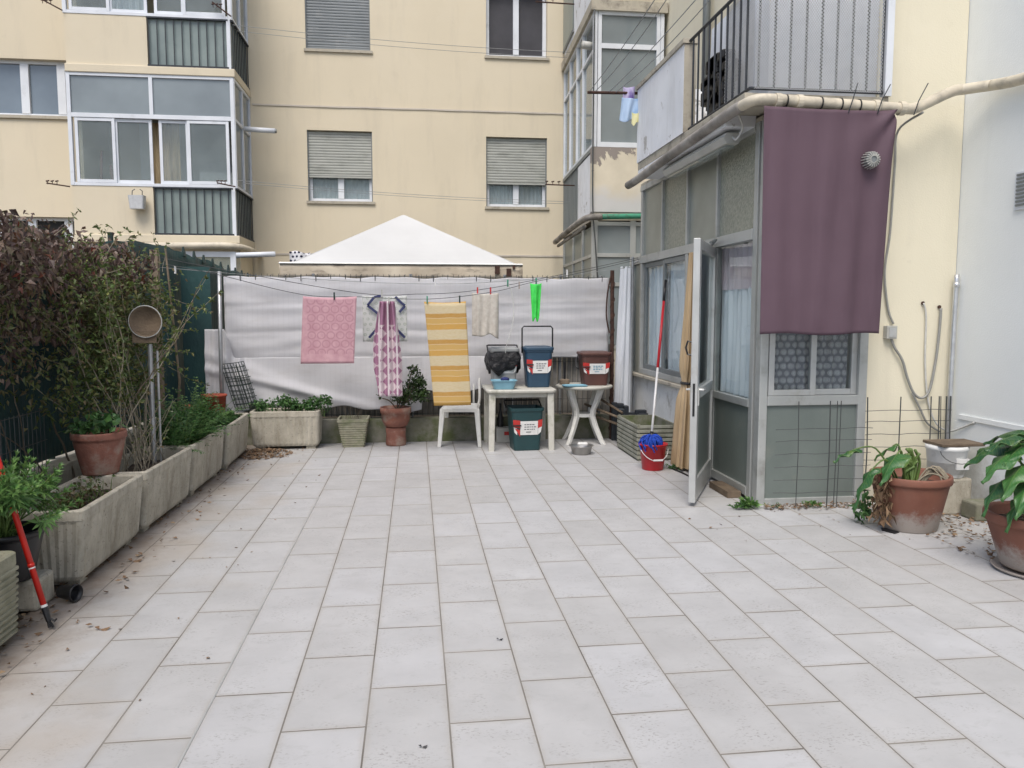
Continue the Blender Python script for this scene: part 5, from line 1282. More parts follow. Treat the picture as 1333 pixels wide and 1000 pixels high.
b = MB(); b.tube([(2.47,6.55,.006),(2.44,6.9,.006),(2.40,7.2,.006)], .008, 6); tag(b.build('black_hose', M['black'], at=(2.44,6.9,0)), 'thin black cable lying on the tiles by the doorway', 'cable')

# ------------------------------------------------------------------ back row pots
rpz = thing('ribbed_pot', 'square mossy ribbed pot with dead stems by the kerb', 'pot', (-.70, 8.86, 0), local=True)
b = MB(); rings = [rrect(.23,.23,.02,.0,3)]
for k in range(10):
    z = .02+.026*k; w = .235+.0085*k; rings += [rrect(w,w,.02,z,3), rrect(w+.014,w+.014,.022,z+.008,3), rrect(w+.014,w+.014,.022,z+.016,3), rrect(w+.002,w+.002,.02,z+.024,3)]
rings += [rrect(.34,.34,.02,.285,3), rrect(.34,.34,.02,.32,3), rrect(.30,.30,.02,.32,3), rrect(.28,.28,.02,.24,3)]
b.loft(rings); b.build('body', M['ribpot'], rpz)
b = MB(); b.grid(lambda u, v: ((u-.5)*.28,(v-.5)*.28,.27+.01*math.sin(u*9)), 6, 6); b.build('soil', M['soil'], rpz)
b = MB()
for k in range(12): stemwalk(b, (ru(-.1,.1), ru(-.08,.08), .27), (ru(-.5,.5), ru(-.4,.4), 1), 6, .028, .003, .3)
b.build('dead_stems', M['stem'], rpz)
up = thing('terracotta_urn', 'two piece terracotta pot and foot holding a dark green shrub', 'pot', (-.235, 8.86, 0), local=True)
b = MB(); b.lathe([(.11,0),(.115,.02),(.108,.12),(.115,.20),(.10,.205)], 28); b.build('foot', M['terra_old'], up, smooth=True)
b = MB(); b.lathe([(.09,.205),(.125,.22),(.155,.28),(.158,.36),(.172,.365),(.174,.43),(.158,.43),(.15,.37)], 32); b.build('bowl', M['terra_old'], up, smooth=True)
b = MB(); b.lathe([(.152,.395),(.001,.40)], 20); b.build('soil', M['soil'], up)
js = thing('jade_shrub', 'dark glossy green shrub growing from the terracotta urn', 'shrub', (-.2, 8.86, .40))
b = MB(); s = MB()
scatter(b, [(-.13,8.86,.58,.18,.15,.14,900),(.0,8.86,.70,.12,.11,.11,500),(-.03,8.84,.82,.07,.07,.07,200),(.06,8.86,.55,.09,.08,.08,260),(-.40,8.84,.55,.05,.05,.04,30)], .04, .6, .5, .6, .15, .05)
b.build('foliage', M['lf_dark'], js)
for e in ((-.13,.60),(0,.72),(-.05,.84),(.05,.56),(-.38,.53),(-.2,.62)): s.tube(smooth_path([(-.22,8.86,.40),((-.22+e[0])/2,8.85,.5),(e[0],8.85,e[1])], 4), .007, 5)
s.build('stems', M['stem'], js)
b = MB(); b.lathe([(.11,.0),(.125,.19),(.135,.19),(.135,.21),(.12,.21)], 24, -2.16, 8.72); b.v = [(x, y, z+.40) for x, y, z in b.v]; tag(b.build('clay_pot', M['redclay'], at=(-2.16,8.72,.4), smooth=True), 'red clay pot at the back left corner before the sheet', 'pot')
b = MB(); b.box(-2.30,-2.02,8.6,8.86,0,.40); tag(b.build('stone_block', M['kerb'], at=(-2.16,8.73,0)), 'dark stone under the red clay pot in the corner', 'block')
b = MB(); b.lathe([(.08,.0),(.10,.12),(.10,.14),(.085,.14)], 20, -2.22, 8.15); b.v = [(x, y, z+.42) for x, y, z in b.v]; tag(b.build('clay_pot', M['redclay'], at=(-2.22,8.15,.42), smooth=True), 'small orange clay pot behind the fourth trough', 'pot')
b = MB(); b.box(-2.34,-2.12,8.02,8.28,0,.42); tag(b.build('stone_block', M['kerb'], at=(-2.22,8.15,0)), 'dark stone under the small orange clay pot', 'block')
wm = thing('wire_grid', 'bent black wire grid leaning in the back left corner', 'wire mesh', (-1.95, 8.9, .40))
b = MB()
def wg(s, t): return (-2.13+.24*s+.13*(1-t)+.02*math.sin(s*3), 8.94+.05*(1-t)-.05*math.sin(s*PI), .42+.50*t+.03*s)
for k in range(9): b.tube([wg(k/8, t/6) for t in range(7)], .004, 4)
for k in range(11): b.tube([wg(t/6, k/10) for t in range(7)], .004, 4)
for k in range(6): b.tube([tuple(Vector(wg(k/6, t/6))+Vector((.04,-.05,-.02))) for t in range(7)], .004, 4)
for k in range(7): b.tube([tuple(Vector(wg(t/6, k/7))+Vector((.04,-.05,-.02))) for t in range(7)], .004, 4)
b.build('mesh', M['wire_green'], wm)

# ------------------------------------------------------------------ near left corner
sp = trough('ribbed_planter', 'pale planter with horizontal grooves cut by the left edge of the picture', -2.02, 3.45, .60, .42, .41, R(0), M['ribpot'], ribs=False, taper=.90, feet=False)
b = MB()
for k in range(11):
    z = .03+.029*k; w = .378+.0028*k; L = .57+.002*k
    b.loft([rrect(w,L,.03,z,4), rrect(w+.026,L+.026,.035,z+.008,4), rrect(w+.026,L+.026,.035,z+.018,4), rrect(w,L,.03,z+.026,4)])
b.build('grooves', M['ribpot'], sp)
b = MB(); b.box(-2.13,-1.885,4.06,4.26,0,.16); tag(b.build('stone_block', M['trough'], at=(-2.0,4.16,0), bevel=.02), 'rough concrete block between the grooved planter and the first trough', 'block')
pot('plastic_pot', 'black plastic pot behind the grooved planter holding the bushy spurge', -2.03, 4.10, .165, .17, .25, M['black'], rim=.03)
eu = thing('spurge_bush', 'bright green bushy plant with whorled leaves at the left edge', 'plant', (-2.03, 4.0, .38))
b = MB(); s = MB()
for k in range(74):
    a = ru(0, 2*PI); r = math.sqrt(rnd()); c = Vector((-1.98+.30*r*math.cos(a), 3.92+.30*r*math.sin(a), .60+.20*math.sqrt(max(0,1-r*r))-.10*rnd()))
    s.tube(smooth_path([(-2.03+ru(-.05,.05),4.05+ru(-.05,.05),.38),tuple((c+Vector((-2.03,4.05,.42)))/2),tuple(c)], 3), .004, 5)
    ax = (c-Vector((-2.0,3.98,.35))).normalized()
    for lay in range(5):
        for q in range(8):
            an = 2*PI*q/8+lay*.5; sd0 = ax.orthogonal().normalized(); bt = ax.cross(sd0); rad = sd0*math.cos(an)+bt*math.sin(an)
            d = (rad*(1.0-.15*lay)+ax*(.05+.22*lay)).normalized(); L = .062*(1.1-.13*lay)*ru(.8,1.2)
            b.leaf(c-ax*(.035*(3-lay)), d, d.cross(ax).normalized(), L, L*.26, .15, .12)
b.build('foliage', M['lf_bright'], eu); s.build('stems', M['stem_green'], eu)
bp_ = thing('small_pot', 'small black flower pot lying on its side near the red pole', 'pot', (-1.80, 4.20, .045))
b = MB(); b.lathe([(.03,-.05),(.031,-.048),(.042,.04),(.046,.042),(.046,.055),(.040,.055),(.036,.03),(.001,-.03)], 24)
b.v = [(-1.80+z*.9+y*.35, 4.20+y*.9-z*.35, .047+x) for x, y, z in b.v]; b.build('body', M['black'], bp_, smooth=True)
pp = thing('red_pole', 'red metal pole with a black hooked tip leaning at the left edge', 'pole', (-1.72, 3.82, 0))
A, B_ = Vector((-1.722,3.82,.012)), Vector((-2.12,3.97,1.36)); D = (B_-A).normalized()
b = MB(); b.tube([A+D*.10, B_], .0135, 12); b.tube([A+D*.30, A+D*.315], .0150, 12); b.build('shaft', M['red_pole'], pp, smooth=True)
b = MB(); b.tube([A+D*.29,A+D*.296], .0152, 12); b.tube([A+D*.10,A+D*.112], .0150, 12); b.build('ring', M['white_pole'], pp)
b = MB(); b.tube([A+D*.03, A+D*.10], [.012,.015], 10); b.tube([A+D*.05, A+Vector((.02,0,.03)), A+Vector((.028,0,.04))], .005, 6); b.tube([A+D*.04, A+Vector((-.004,0,.0))], .008, 6); b.tube([A+D*.04, A+Vector((.016,-.01,.004))], .006, 6); b.build('hook_tip', M['black'], pp)

# ------------------------------------------------------------------ table group
tb = thing('square_table', 'square white plastic table with weathered top carrying the bins', 'table', (1.12, 8.62, 0), local=True)
b = MB(); b.loft([rrect(.72,.66,.05,.625,5), rrect(.75,.69,.06,.63,5), rrect(.76,.70,.065,.65,5), rrect(.75,.69,.06,.662,5), rrect(.70,.64,.05,.664,5)]); b.build('top', M['table_plastic'], tb, smooth=False, bevel=.004)
b = MB(); b.box(-.30,.30,-.282,-.27,.575,.624); b.box(-.30,.30,.27,.282,.575,.624); b.box(-.31,-.298,-.26,.26,.575,.624); b.box(.298,.31,-.26,.26,.575,.624); b.build('apron', M['table_plastic'], tb)
for sx in (-1, 1):
    for sy in (-1, 1):
        b = MB(); x, y = sx*.315, sy*.285
        b.loft([rrect(.062,.055,.012,0,3,x+sx*.012,y+sy*.01), rrect(.075,.065,.012,.62,3,x,y)]); b.build('leg', M['table_plastic'], tb)
rt = thing('round_table', 'small round white plastic table with curved crossing legs', 'table', (1.905, 8.80, 0), local=True)
b = MB(); b.lathe([(.28,.625),(.315,.63),(.325,.642),(.325,.655),(.315,.662),(.001,.662)], 40); b.build('top', M['table_plastic'], rt, smooth=False)
b = MB(); b.lathe([(.105,.30),(.115,.30),(.115,.335),(.105,.335)], 24); b.build('ring', M['white_plastic'], rt)
for k in range(4):
    a = R(40+90*k); c, s_ = math.cos(a), math.sin(a); b = MB()
    prof = [(.24,.625,.032),(.19,.50,.03),(.135,.38,.028),(.125,.31,.028),(.17,.20,.027),(.25,.05,.025),(.285,.0,.026)]
    rings = []
    for r, z, w in prof: rings.append([(c*(r-w)-s_*w*.8, s_*(r-w)+c*w*.8, z), (c*(r+w)-s_*w*.8, s_*(r+w)+c*w*.8, z), (c*(r+w)+s_*w*.8, s_*(r+w)-c*w*.8, z), (c*(r-w)+s_*w*.8, s_*(r-w)-c*w*.8, z)])
    b.loft(rings); b.build('leg', M['white_plastic'], rt, bevel=.006)
# monobloc chair
ch = thing('garden_chair', 'white plastic garden chair behind the yellow striped towel', 'chair', (.50, 8.86, 0), R(-8), local=True)
b = MB(); b.grid(lambda u, v: ((u-.5)*(.40-.04*v), (v-.5)*.40, .435-.018*math.sin(PI*u)*math.sin(PI*v)-(.02*(1-v)**6)), 14, 14); b.build('seat', M['white_plastic'], ch, smooth=True, solid=.012)
b = MB(); b.box(-.195,.195,-.208,-.196,.385,.426); b.box(-.208,-.196,-.19,.19,.39,.43); b.box(.196,.208,-.19,.19,.39,.43); b.build('skirt', M['white_plastic'], ch, bevel=.004)
for sx in (-1, 1):
    b = MB(); b.loft([[(sx*(.225+.0)+dx*.020, -.235+dy*.02, 0) for dx, dy in ((-1,-1),(1,-1),(1,1),(-1,1))], [(sx*.19+dx*.030, -.175+dy*.026, .42) for dx, dy in ((-1,-1),(1,-1),(1,1),(-1,1))]]); b.build('leg', M['white_plastic'], ch, bevel=.006)
    b = MB(); b.loft([[(sx*.20+dx*.018, .26+dy*.018, 0) for dx, dy in ((-1,-1),(1,-1),(1,1),(-1,1))], [(sx*.18+dx*.026, .18+dy*.024, .42) for dx, dy in ((-1,-1),(1,-1),(1,1),(-1,1))]]); b.build('leg', M['white_plastic'], ch, bevel=.006)
    b = MB(); b.tube(smooth_path([(sx*.18,.19,.40),(sx*.20,.20,.50),(sx*.195,.235,.65),(sx*.185,.275,.78),(sx*.14,.29,.86),(0,.30,.88)], 4), .017, 8); b.build('back_frame', M['white_plastic'], ch, smooth=True)
b = MB()
for k in range(6): x = -.13+.052*k; b.tube([(x,.19,.43),(x,.225,.62),(x,.29,.865)], .014, 6)
b.build('back_slats', M['white_plastic'], ch, smooth=True)

# organic waste bins
def label_on(bd, y, w, zc, h, slope, accent):
    """white label with red corner triangles and small print; y is the front face at the middle"""
    Pf = lambda x, z, o=0: (x, y-(z-zc)*slope-o, z)
    b = MB(); b.add([Pf(-w*.26,zc-h/2,.003),Pf(w*.36,zc-h/2,.003),Pf(w*.36,zc+h/2,.003),Pf(-w*.26,zc+h/2,.003)], [(0,1,2,3)]); lb = b.build('label', M['label_white'], bd, solid=.001)
    for sx in (-1, 1):
        b = MB(); xo, xi = sx*w*.52, (w*.365 if sx > 0 else -w*.265)
        b.add([Pf(xo,zc+h*.62,.0026),Pf(xi,zc+h*.55,.0026),Pf(xi,zc-h*.02,.0026),Pf(xo*.98,zc+h*.1,.0026)], [(0,1,2,3)]); b.build('red_corner', M['label_red'], bd, solid=.001)
    b = MB(); b.add([Pf(-w*.46,zc+h*.0,.0024),Pf(-w*.265,zc-.02,.0024),Pf(-w*.265,zc-h*.62,.0024)], [(0,1,2)])
    b.build('red_corner', M['label_red'], bd, solid=.001)
    for sx in (-1, 1):
        b = MB(); b.add([Pf(sx*w*.50,zc+h*.10,.0022),Pf(sx*w*.37,zc-h*.04,.0022),Pf(sx*w*.37,zc-h*.5,.0022),Pf(sx*w*.47,zc-h*.30,.0022)], [(0,1,2,3)]); b.build('white_corner', M['label_white'], bd, solid=.001)
    b = MB()
    random.seed(5)
    for r_ in range(3):
        z = zc+h*.22-r_*h*.17; x = -w*.12
        while x < w*.22:
            wd = ru(.010,.026); b.add([Pf(x,z,.0055),Pf(x+wd,z,.0055),Pf(x+wd,z+.009,.0055),Pf(x,z+.009,.0055)], [(0,1,2,3)]); x += wd+.007
    b.add([Pf(-w*.06,zc-h*.32,.0055),Pf(w*.12,zc-h*.32,.0055),Pf(w*.12,zc-h*.26,.0055),Pf(-w*.06,zc-h*.26,.0055)], [(0,1,2,3)])
    b.build('print', accent, lb, solid=.0006)
def bin_(name, label, x, y, z, w, h, mat, rz=0, lid=True, hand='up', accent=None, lidh=.03, d=None):
    th = thing(name, label, 'waste bin', (x, y, z), rz, None, local=True); d = d or w*.95; ta = .80
    b = MB(); b.loft([rrect(w*ta-.01,d*ta-.01,.03,0,4), rrect(w*ta,d*ta,.035,.012,4), rrect(w*.97,d*.97,.04,h*.86,4), rrect(w*1.02,d*1.02,.04,h*.865,4), rrect(w*1.03,d*1.03,.04,h*.93,4), rrect(w*.95,d*.95,.035,h*.93,4), rrect(w*.9,d*.9,.03,h*.7,4), rrect(w*.74,d*.74,.03,.03,4)]); bd = b.build('body', mat, th)
    b.build
    slope = (d*.97-d*ta)/2/(h*.85)
    zc = h*.50; yf_ = -(d*ta/2 + slope*zc) - .002
    label_on(bd, yf_, w*.86, zc, h*.30, slope, accent or M['print_grey'])
    if lid:
        b = MB(); b.loft([rrect(w*1.07,d*1.07,.045,h*.90,4), rrect(w*1.08,d*1.08,.045,h*.955,4), rrect(w*1.04,d*1.04,.04,h*.975,4), rrect(w*.86,d*.86,.04,h*.98,4), rrect(w*.84,d*.84,.04,h*.995,4), rrect(w*.3,d*.3,.03,h,4)]); b.build('lid', mat, th, bevel=.003)
    b = MB(); b.box(-w*.50,-w*.20,yf_-.022,yf_-.006,h*.545,h*.575); b.build('latch', M['black'], th, bevel=.004)
    hw = w*.55
    if hand == 'up': P = [(-hw,0,h*.82),(-hw,0,h*1.42),(-hw+.02,0,h*1.47),(hw-.02,0,h*1.47),(hw,0,h*1.42),(hw,0,h*.82)]
    elif hand == 'side': P = [(-hw,-.0,h*.86),(-hw-.03,-.06,h*.75),(-hw-.035,-.10,h*.55),(-hw-.01,-.12,h*.50)]
    else: P = [(-hw,0,h*.86),(-hw,d*.5,h*1.02),(-hw+.02,d*.56,h*1.03),(hw-.02,d*.56,h*1.03),(hw,d*.5,h*1.02),(hw,0,h*.86)]
    b = MB(); b.tube(P, .009, 6); b.build('handle', M['black'], th, smooth=True)
    return th
bin_('waste_bin', 'dark blue lidded waste bin with raised handle on the square table', 1.335, 8.62, .665, .31, .455, M['bin_blue'])
bin_('waste_bin', 'open bottle green waste bin standing on the floor under the square table', 1.17, 8.44, 0, .36, .50, M['bin_teal'], R(4), lid=False, hand='back')
bin_('waste_bin', 'brown lidded waste bin on the round table', 2.02, 8.80, .662, .34, .385, M['bin_brown'], R(-3), hand='side', accent=M['print_blue'])
gb = bin_('waste_bin', 'grey waste bin wrapped in a black bag on the square table', .965, 8.70, .665, .31, .44, M['bin_grey'], hand='back')
bag = MB()
def bagf(u, v):
    a = u*2*PI; c, s_ = math.cos(a), math.sin(a); n4 = (abs(c)**4+abs(s_)**4)**(-.25)
    w = .176+.030*math.sin(PI*min(1, v*1.1))**.8 + .018*noise.noise(Vector((c*2, s_*2, v*3))) + .012*math.sin(9*a+5*v)*v
    z = 1.058-.21*v-.04*v*math.sin(3*a+1)+.02*math.sin(7*a)*v
    if v > .85: w *= .93
    return (.965+w*c*n4*.94, 8.70+w*s_*n4*.9, z)
bag.grid(bagf, 72, 16); tag(bag.build('bin_bag', M['bag'], at=(.965,8.7,.9), smooth=True, solid=.003), 'crumpled black bin bag pulled over the rim of the grey bin', 'bin bag')
bs = thing('wash_basin', 'light blue plastic basin in front of the bagged bin on the table', 'basin', (.935, 8.40, .665), local=True)
b = MB(); b.loft([rrect(.21,.15,.04,0,5), rrect(.215,.155,.04,.01,5), rrect(.26,.20,.05,.085,5), rrect(.285,.225,.055,.09,5), rrect(.285,.225,.055,.098,5), rrect(.25,.19,.045,.098,5), rrect(.20,.14,.04,.015,5)]); b.build('body', M['basin'], bs, smooth=False, bevel=.003)
b = MB(); b.lathe([(.001,-.03),(.04,-.02),(.05,0),(.04,.02),(.001,.03)], 16, .95, 8.40); b.v = [(x, y, z+.765) for x, y, z in b.v]; tag(b.build('scourer', M['navy'], at=(.95,8.4,.73), smooth=True), 'dark blue scourer lying in the light blue basin', 'scourer')
b = MB(); b.loft([rrect(.26,.18,.04,.664,4,1.76,8.62), rrect(.28,.20,.05,.676,4,1.76,8.62), rrect(.26,.18,.05,.678,4,1.76,8.62), rrect(.24,.16,.04,.668,4,1.76,8.62)]); tag(b.build('blue_tray', M['basin'], at=(1.76,8.62,.664)), 'flat light blue tray on the front of the round table', 'tray')
br = thing('dish_brush', 'scrub brush with black upright handle on the round table', 'brush', (1.69, 8.86, .663))
b = MB(); b.lathe([(.055,0),(.06,.02),(.06,.05),(.045,.062)], 16, 1.69, 8.86); b.v = [(x, y, z+.663) for x, y, z in b.v]; b.build('head', M['stick'], br)
b = MB(); b.tube([(1.69,8.86,.72),(1.69,8.86,.92)], .013, 8); b.build('handle', M['black'], br)
bw = thing('steel_bowl', 'round steel bowl on the tiles before the round table', 'bowl', (1.72, 8.05, 0), local=True)
b = MB(); b.lathe([(.085,0),(.095,.004),(.118,.085),(.130,.09),(.130,.094),(.112,.092),(.090,.012),(.001,.010)], 36); b.build('shell', M['steel'], bw, smooth=True)
b = MB(); b.loft([rrect(.10,.05,.012,.088,3,.02,.03), rrect(.11,.055,.015,.105,3,.02,.03), rrect(.09,.04,.012,.118,3,.02,.03)]); tag(b.build('white_sponge', M['label_white'], at=(-1.72+0,-8.05,0)), 'white block resting in the steel bowl', 'sponge').location = (1.72, 8.05, 0)
o = bpy.data.objects['white_sponge']
for vtx in o.data.vertices: vtx.co += Vector((-1.72, -8.05, 0))
gbx = thing('tool_box', 'small grey box with red trim behind the green bin under the table', 'box', (1.0, 8.92, 0))
b = MB(); b.box(.90,1.12,8.84,9.0,0,.17); b.build('body', M['lampbox'], gbx, bevel=.01)
b = MB(); b.box(.99,1.11,8.832,8.838,.09,.13); b.build('trim', M['label_red'], gbx)
for k, (x, h, lb) in enumerate(((.85,.40,'dark bottle behind the left leg of the square table'),(.96,.44,'dark bottle above the grey box under the table'))):
    b = MB(); b.lathe([(.035,0),(.037,.02),(.037,h*.6),(.015,h*.8),(.015,h)], 16, x, 8.98); tag(b.build('bottle', M['black'], at=(x,8.98,0), smooth=True), lb, 'bottle')

# slatted crate
cr2 = thing('slatted_crate', 'grey green slatted crate standing by the veranda low wall', 'crate', (2.40, 7.98, 0), local=True)
b = MB()
w, d, h = .40, .78, .37
for sx in (-1, 1):
    for sy in (-1, 1): b.box(sx*w/2-.02*(sx > 0)-.0*(sx<0), sx*w/2+.02*(sx < 0), sy*d/2-.02*(sy > 0), sy*d/2+.02*(sy < 0), 0, h)
b.build('corner_posts', M['crate'], cr2)
b = MB()
for k in range(8):
    z = .02+k*.044; b.box(-w/2-.006,w/2+.006,-d/2-.012,-d/2-.001,z,z+.032); b.box(-w/2-.006,w/2+.006,d/2+.001,d/2+.012,z,z+.032)
    b.box(-w/2-.012,-w/2-.001,-d/2-.006,d/2+.006,z+.001,z+.033); b.box(w/2+.001,w/2+.012,-d/2-.006,d/2+.006,z+.001,z+.033)
b.build('slats', M['crate'], cr2, bevel=.003)
b = MB(); b.box(-w/2+.022,w/2-.022,-d/2+.022,d/2-.022,.02,.03); b.box(-w/2+.004,-w/2+.012,-d/2+.02,d/2-.02,.0,h-.01); b.box(w/2-.012,w/2-.004,-d/2+.02,d/2-.02,.0,h-.01); b.box(-w/2+.02,w/2-.02,-d/2+.004,-d/2+.012,0,h-.01); b.box(-w/2+.02,w/2-.02,d/2-.012,d/2-.004,0,h-.01); b.build('liner', M['kerb'], cr2)
b = MB()
for k, (a, c) in enumerate((((1.95,8.95,.42),(2.3,8.3,.30)),((2.0,9.0,.30),(2.3,8.42,.22)),((2.1,9.0,.5),(2.28,8.5,.37)))): b.tube([a, c], .014, 6)
tag(b.build('wooden_sticks', M['wood'], at=(2.1,8.7,.2)), 'loose wooden sticks lying between the round table and the crate', 'sticks')
b = MB()
for _ in range(14):
    x, y = ru(2.25,2.5), ru(8.45,8.9); b.box(x,x+ru(.05,.12),y,y+ru(.05,.1),.0,ru(.25,.45))
tag(b.build('rubbish_pile', M['rail'], at=(2.37,8.67,0), bevel=.008), 'dark clutter heaped behind the slatted crate', 'clutter')

# bucket and mop
rb = thing('red_bucket', 'red plastic bucket on the tiles holding the mop head', 'bucket', (2.225, 7.17, 0), local=True)
b = MB(); b.lathe([(.095,0),(.10,.006),(.128,.235),(.140,.238),(.140,.25),(.128,.25),(.118,.22),(.092,.02),(.001,.02)], 36); b.build('body', M['red_plastic'], rb, smooth=True)
b = MB(); b.tube([(-.135,0,.225)] + [(-.135*math.cos(a), -.02-.13*math.sin(a), .225-.12*math.sin(a)) for a in [PI*k/12 for k in range(1,12)]] + [(.135,0,.225)], .0035, 5); b.tube([(-.04,-.152,.112),(.05,-.152,.112)], .009, 8); b.build('handle', M['white_pole'], rb)
mp = thing('mop', 'mop with bright blue strands and a red and white stick leaning on the veranda', 'mop', (2.2, 7.13, .2))
A, B_ = Vector((2.195,7.13,.30)), Vector((2.525,7.80,1.81))
b = MB(); b.tube([A, A.lerp(B_,.43)], .0115, 10); b.build('lower_stick', M['white_pole'], mp, smooth=True)
b = MB(); b.tube([A.lerp(B_,.43), A.lerp(B_,.86)], .0135, 10); b.build('upper_stick', M['red_plastic'], mp, smooth=True)
b = MB(); b.tube([A.lerp(B_,.86), B_], .014, 10); b.build('grip', M['black'], mp, smooth=True)
b = MB(); b.tube([A, A.lerp(B_,.04)], .018, 10); b.build('socket', M['black'], mp, smooth=True)
b = MB(); random.seed(4)
for k in range(110):
    a = ru(0, 2*PI); r = ru(.04,.115); b.tube(smooth_path([tuple(A+Vector((0,0,.03))), (A.x+r*.6*math.cos(a), A.y+r*.6*math.sin(a), A.z+ru(-.01,.035)), (A.x+r*math.cos(a), A.y+r*math.sin(a), A.z-.03+ru(-.02,.02)), (A.x+r*.85*math.cos(a+.4), A.y+r*.85*math.sin(a+.4), A.z-ru(.06,.12))], 3), .0065, 5)
b.build('strands', M['mop'], mp)

# ------------------------------------------------------------------ clothes lines and laundry
lineA = [(-2.46,7.93,1.96),(-2.0,8.05,1.875),(-1.14,8.2,1.668),(-.56,8.22,1.645),(.15,8.22,1.625),(.80,8.28,1.70),(1.25,8.35,1.81),(1.85,8.6,1.93),(2.58,8.95,2.10)]
lineB = [(-2.46,7.95,2.02),(-2.0,8.15,1.93),(-.6,8.42,1.69),(.0,8.45,1.68),(.55,8.45,1.71),(1.25,8.55,1.83),(1.95,8.75,1.98),(2.58,9.0,2.12)]
lineC = [(-2.46,7.97,1.92),(-1.4,8.7,1.86),(.1,8.8,1.80),(1.3,8.85,1.86),(2.56,9.0,2.02)]
cable('clothes_line', lineA, .0035, M['wire'], 'front clothes line carrying the pink and yellow towels', 'clothes line')
cable('clothes_line', lineB, .0035, M['wire'], 'second clothes line carrying the cream and green cloths', 'clothes line')
cable('clothes_line', lineC, .003, M['line'], 'empty thin line strung behind the laundry across the white sheet', 'clothes line')
def peg(x, y, z, mat, label):
    b = MB(); b.box(x-.007,x+.007,y-.012,y-.003,z-.04,z+.035); b.box(x-.007,x+.007,y+.003,y+.012,z-.04,z+.035); b.box(x-.006,x+.006,y-.003,y+.003,z-.01,z+.008)
    tag(b.build('clothes_peg', mat, at=(x,y,z)), label, 'peg', 'pegs on the clothes lines')
def towel(name, mat, x0, x1, z1, z0, y, label, **k):
    return hang(name, mat, x0, x1, z0, z1, y, label, cat='towel', **k)
towel('bath_mat', M['pink towel'], -1.13, -.595, 1.65, .965, 8.21, 'pink towel with a raised pattern of circles on the line', amp=.006, fo=1, skew=-.04, yaw=.04, solid=.008)
towel('print_cloth', M['grey print cloth'], -.555, -.09, 1.665, 1.18, 8.43, 'pale grey print cloth hanging behind the purple patterned towel', amp=.008, fo=1)
par = [o for o in COL.objects if o.name.startswith('print_cloth')][0]
for pts in ([(-.50,1.56),(-.43,1.645),(-.36,1.66)], [(-.50,1.56),(-.40,1.48),(-.33,1.40)], [(-.21,1.65),(-.14,1.58),(-.11,1.56)], [(-.11,1.555),(-.17,1.49)], [(-.49,1.22),(-.42,1.30),(-.36,1.36)], [(-.24,1.34),(-.17,1.28),(-.115,1.22)]):
    tp = MB()
    for (xa, za), (xb, zb) in zip(pts, pts[1:]):
        d = Vector((xb-xa, 0, zb-za)).normalized(); nn = Vector((-d.z, 0, d.x))*.013
        tp.add([(xa-nn.x,8.405,za-nn.z),(xb-nn.x,8.405,zb-nn.z),(xb+nn.x,8.405,zb+nn.z),(xa+nn.x,8.405,za+nn.z)], [(0,1,2,3)])
    tp.build('ribbon', M['navy tape'], par, solid=.003)
b = MB()
def pf(u, v):
    x = -.29+(u-.5)*(.15+.12*min(1, v*1.6)); z = 1.60-.98*v+(.30*max(0, .18-u)/.18*v)
    return (x+.02*math.sin(v*2)*(u-.5), 8.19+.030*math.sin(u*3.2*2*PI)*(1-.3*v)+.004*math.sin(v*9), z)
b.grid(pf, 60, 40); tag(b.build('patterned_towel', M['purple towel'], at=(-.29,8.19,1.60), smooth=True, solid=.005), 'narrow folded towel with purple and white pattern on the line', 'towel')
yt = towel('striped_towel', M['yellow towel'], .088, .518, 1.60, .515, 8.2, 'long towel with yellow and cream stripes on the line', amp=.008, fo=1, skew=.06, taper=.10, solid=.008)
yt.rotation_euler = (0, R(-.6), 0)
hang('cream_cloth', M['cream cloth'], .60, .885, 1.22, 1.695, 8.44, 'crinkled cream cloth on the line right of the striped towel', .014, 3, cat='cloth', jag=.05)
hang('green_cloth', M['neon green cloth'], 1.225, 1.35, 1.42, 1.80, 8.42, 'bright neon green cloth pinned on the line', .018, 1.5, taper=.45, jag=.08)
cable('white_string', [(.98,8.4,1.80),(1.02,8.4,1.70),(1.045,8.4,1.5),(1.02,8.4,1.30),(.97,8.4,1.15),(.96,8.45,1.05)], .005, M['white_cable'], 'white cord hanging from the green peg above the bagged bin', 'cord')
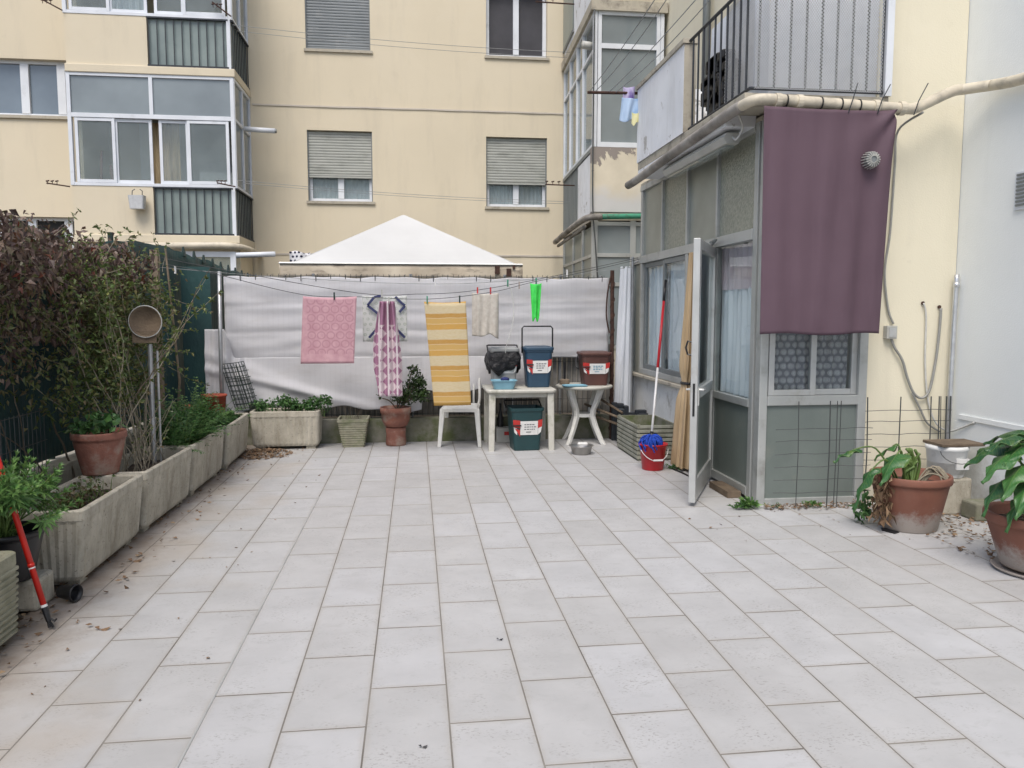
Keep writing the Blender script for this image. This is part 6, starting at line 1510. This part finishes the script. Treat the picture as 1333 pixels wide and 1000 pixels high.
for x, y, z, m, lb in ((-.82,8.21,1.655,'wire_green','dark peg on the pink towel'),(-.27,8.2,1.61,'lampbox','grey peg on the purple patterned towel'),(.12,8.2,1.62,'gutter_green','light green peg on the left corner of the striped towel'),(.455,8.2,1.625,'wire_green','dark green peg on the right of the striped towel'),
                 (.66,8.45,1.72,'label_red','left red peg on the cream cloth'),(.80,8.45,1.72,'red_plastic','right red peg on the cream cloth'),(.98,8.4,1.80,'gutter_green','green peg holding the white cord'),(1.29,8.42,1.82,'gutter_green','green peg on the neon green cloth'),
                 (1.11,8.45,1.78,'terra','orange peg left of the neon green cloth'),(-.35,8.43,1.69,'lampbox','grey peg on the grey print cloth'),(1.66,8.6,1.92,'white_pole','white peg alone on the right of the lines'),(-2.30,8.0,1.90,'white_pole','white peg alone on the left of the lines'),(.22,8.8,1.81,'white_pole','white peg alone on the rear line')):
    peg(x, y, z, M[m], lb)

# ------------------------------------------------------------------ camera, light, world
cam = bpy.data.cameras.new('Camera'); co = bpy.data.objects.new('Camera', cam); COL.objects.link(co)
cam.sensor_width = 36; cam.lens = 1023.4*36/1333; cam.clip_start = .05; cam.clip_end = 500
co.location = (0, 0, 1.49); co.rotation_euler = (R(90)-.0912, 0, -.1215)
SC.camera = co
w = bpy.data.worlds.new('World'); SC.world = w; w.use_nodes = True
nt = w.node_tree; bg = nt.nodes['Background']
sky = nt.nodes.new('ShaderNodeTexSky'); sky.sky_type = 'NISHITA'; sky.sun_disc = False
sky.sun_elevation = R(58); sky.sun_rotation = R(200); sky.dust_density = 2.6; sky.air_density = 1.0; sky.ozone_density = .6
nt.links.new(sky.outputs[0], bg.inputs[0]); bg.inputs[1].default_value = .108
sl = bpy.data.lights.new('Sun', 'SUN'); so = bpy.data.objects.new('Sun', sl); COL.objects.link(so)
sl.energy = 1.5; sl.angle = R(32); sl.color = (1, .95, .885)
el, az = R(58), R(200)
dv = Vector((math.sin(az)*math.cos(el), math.cos(az)*math.cos(el), math.sin(el)))
so.rotation_euler = dv.to_track_quat('Z', 'Y').to_euler(); so.location = (0, -5, 20)
SC.view_settings.view_transform = 'Standard'; SC.view_settings.look = 'None'; SC.view_settings.gamma = 1
SC.view_settings.exposure = .83
SC.render.engine = 'CYCLES'
SC.cycles.transparent_max_bounces = 16
SC.render.resolution_x = 1024; SC.render.resolution_y = 768
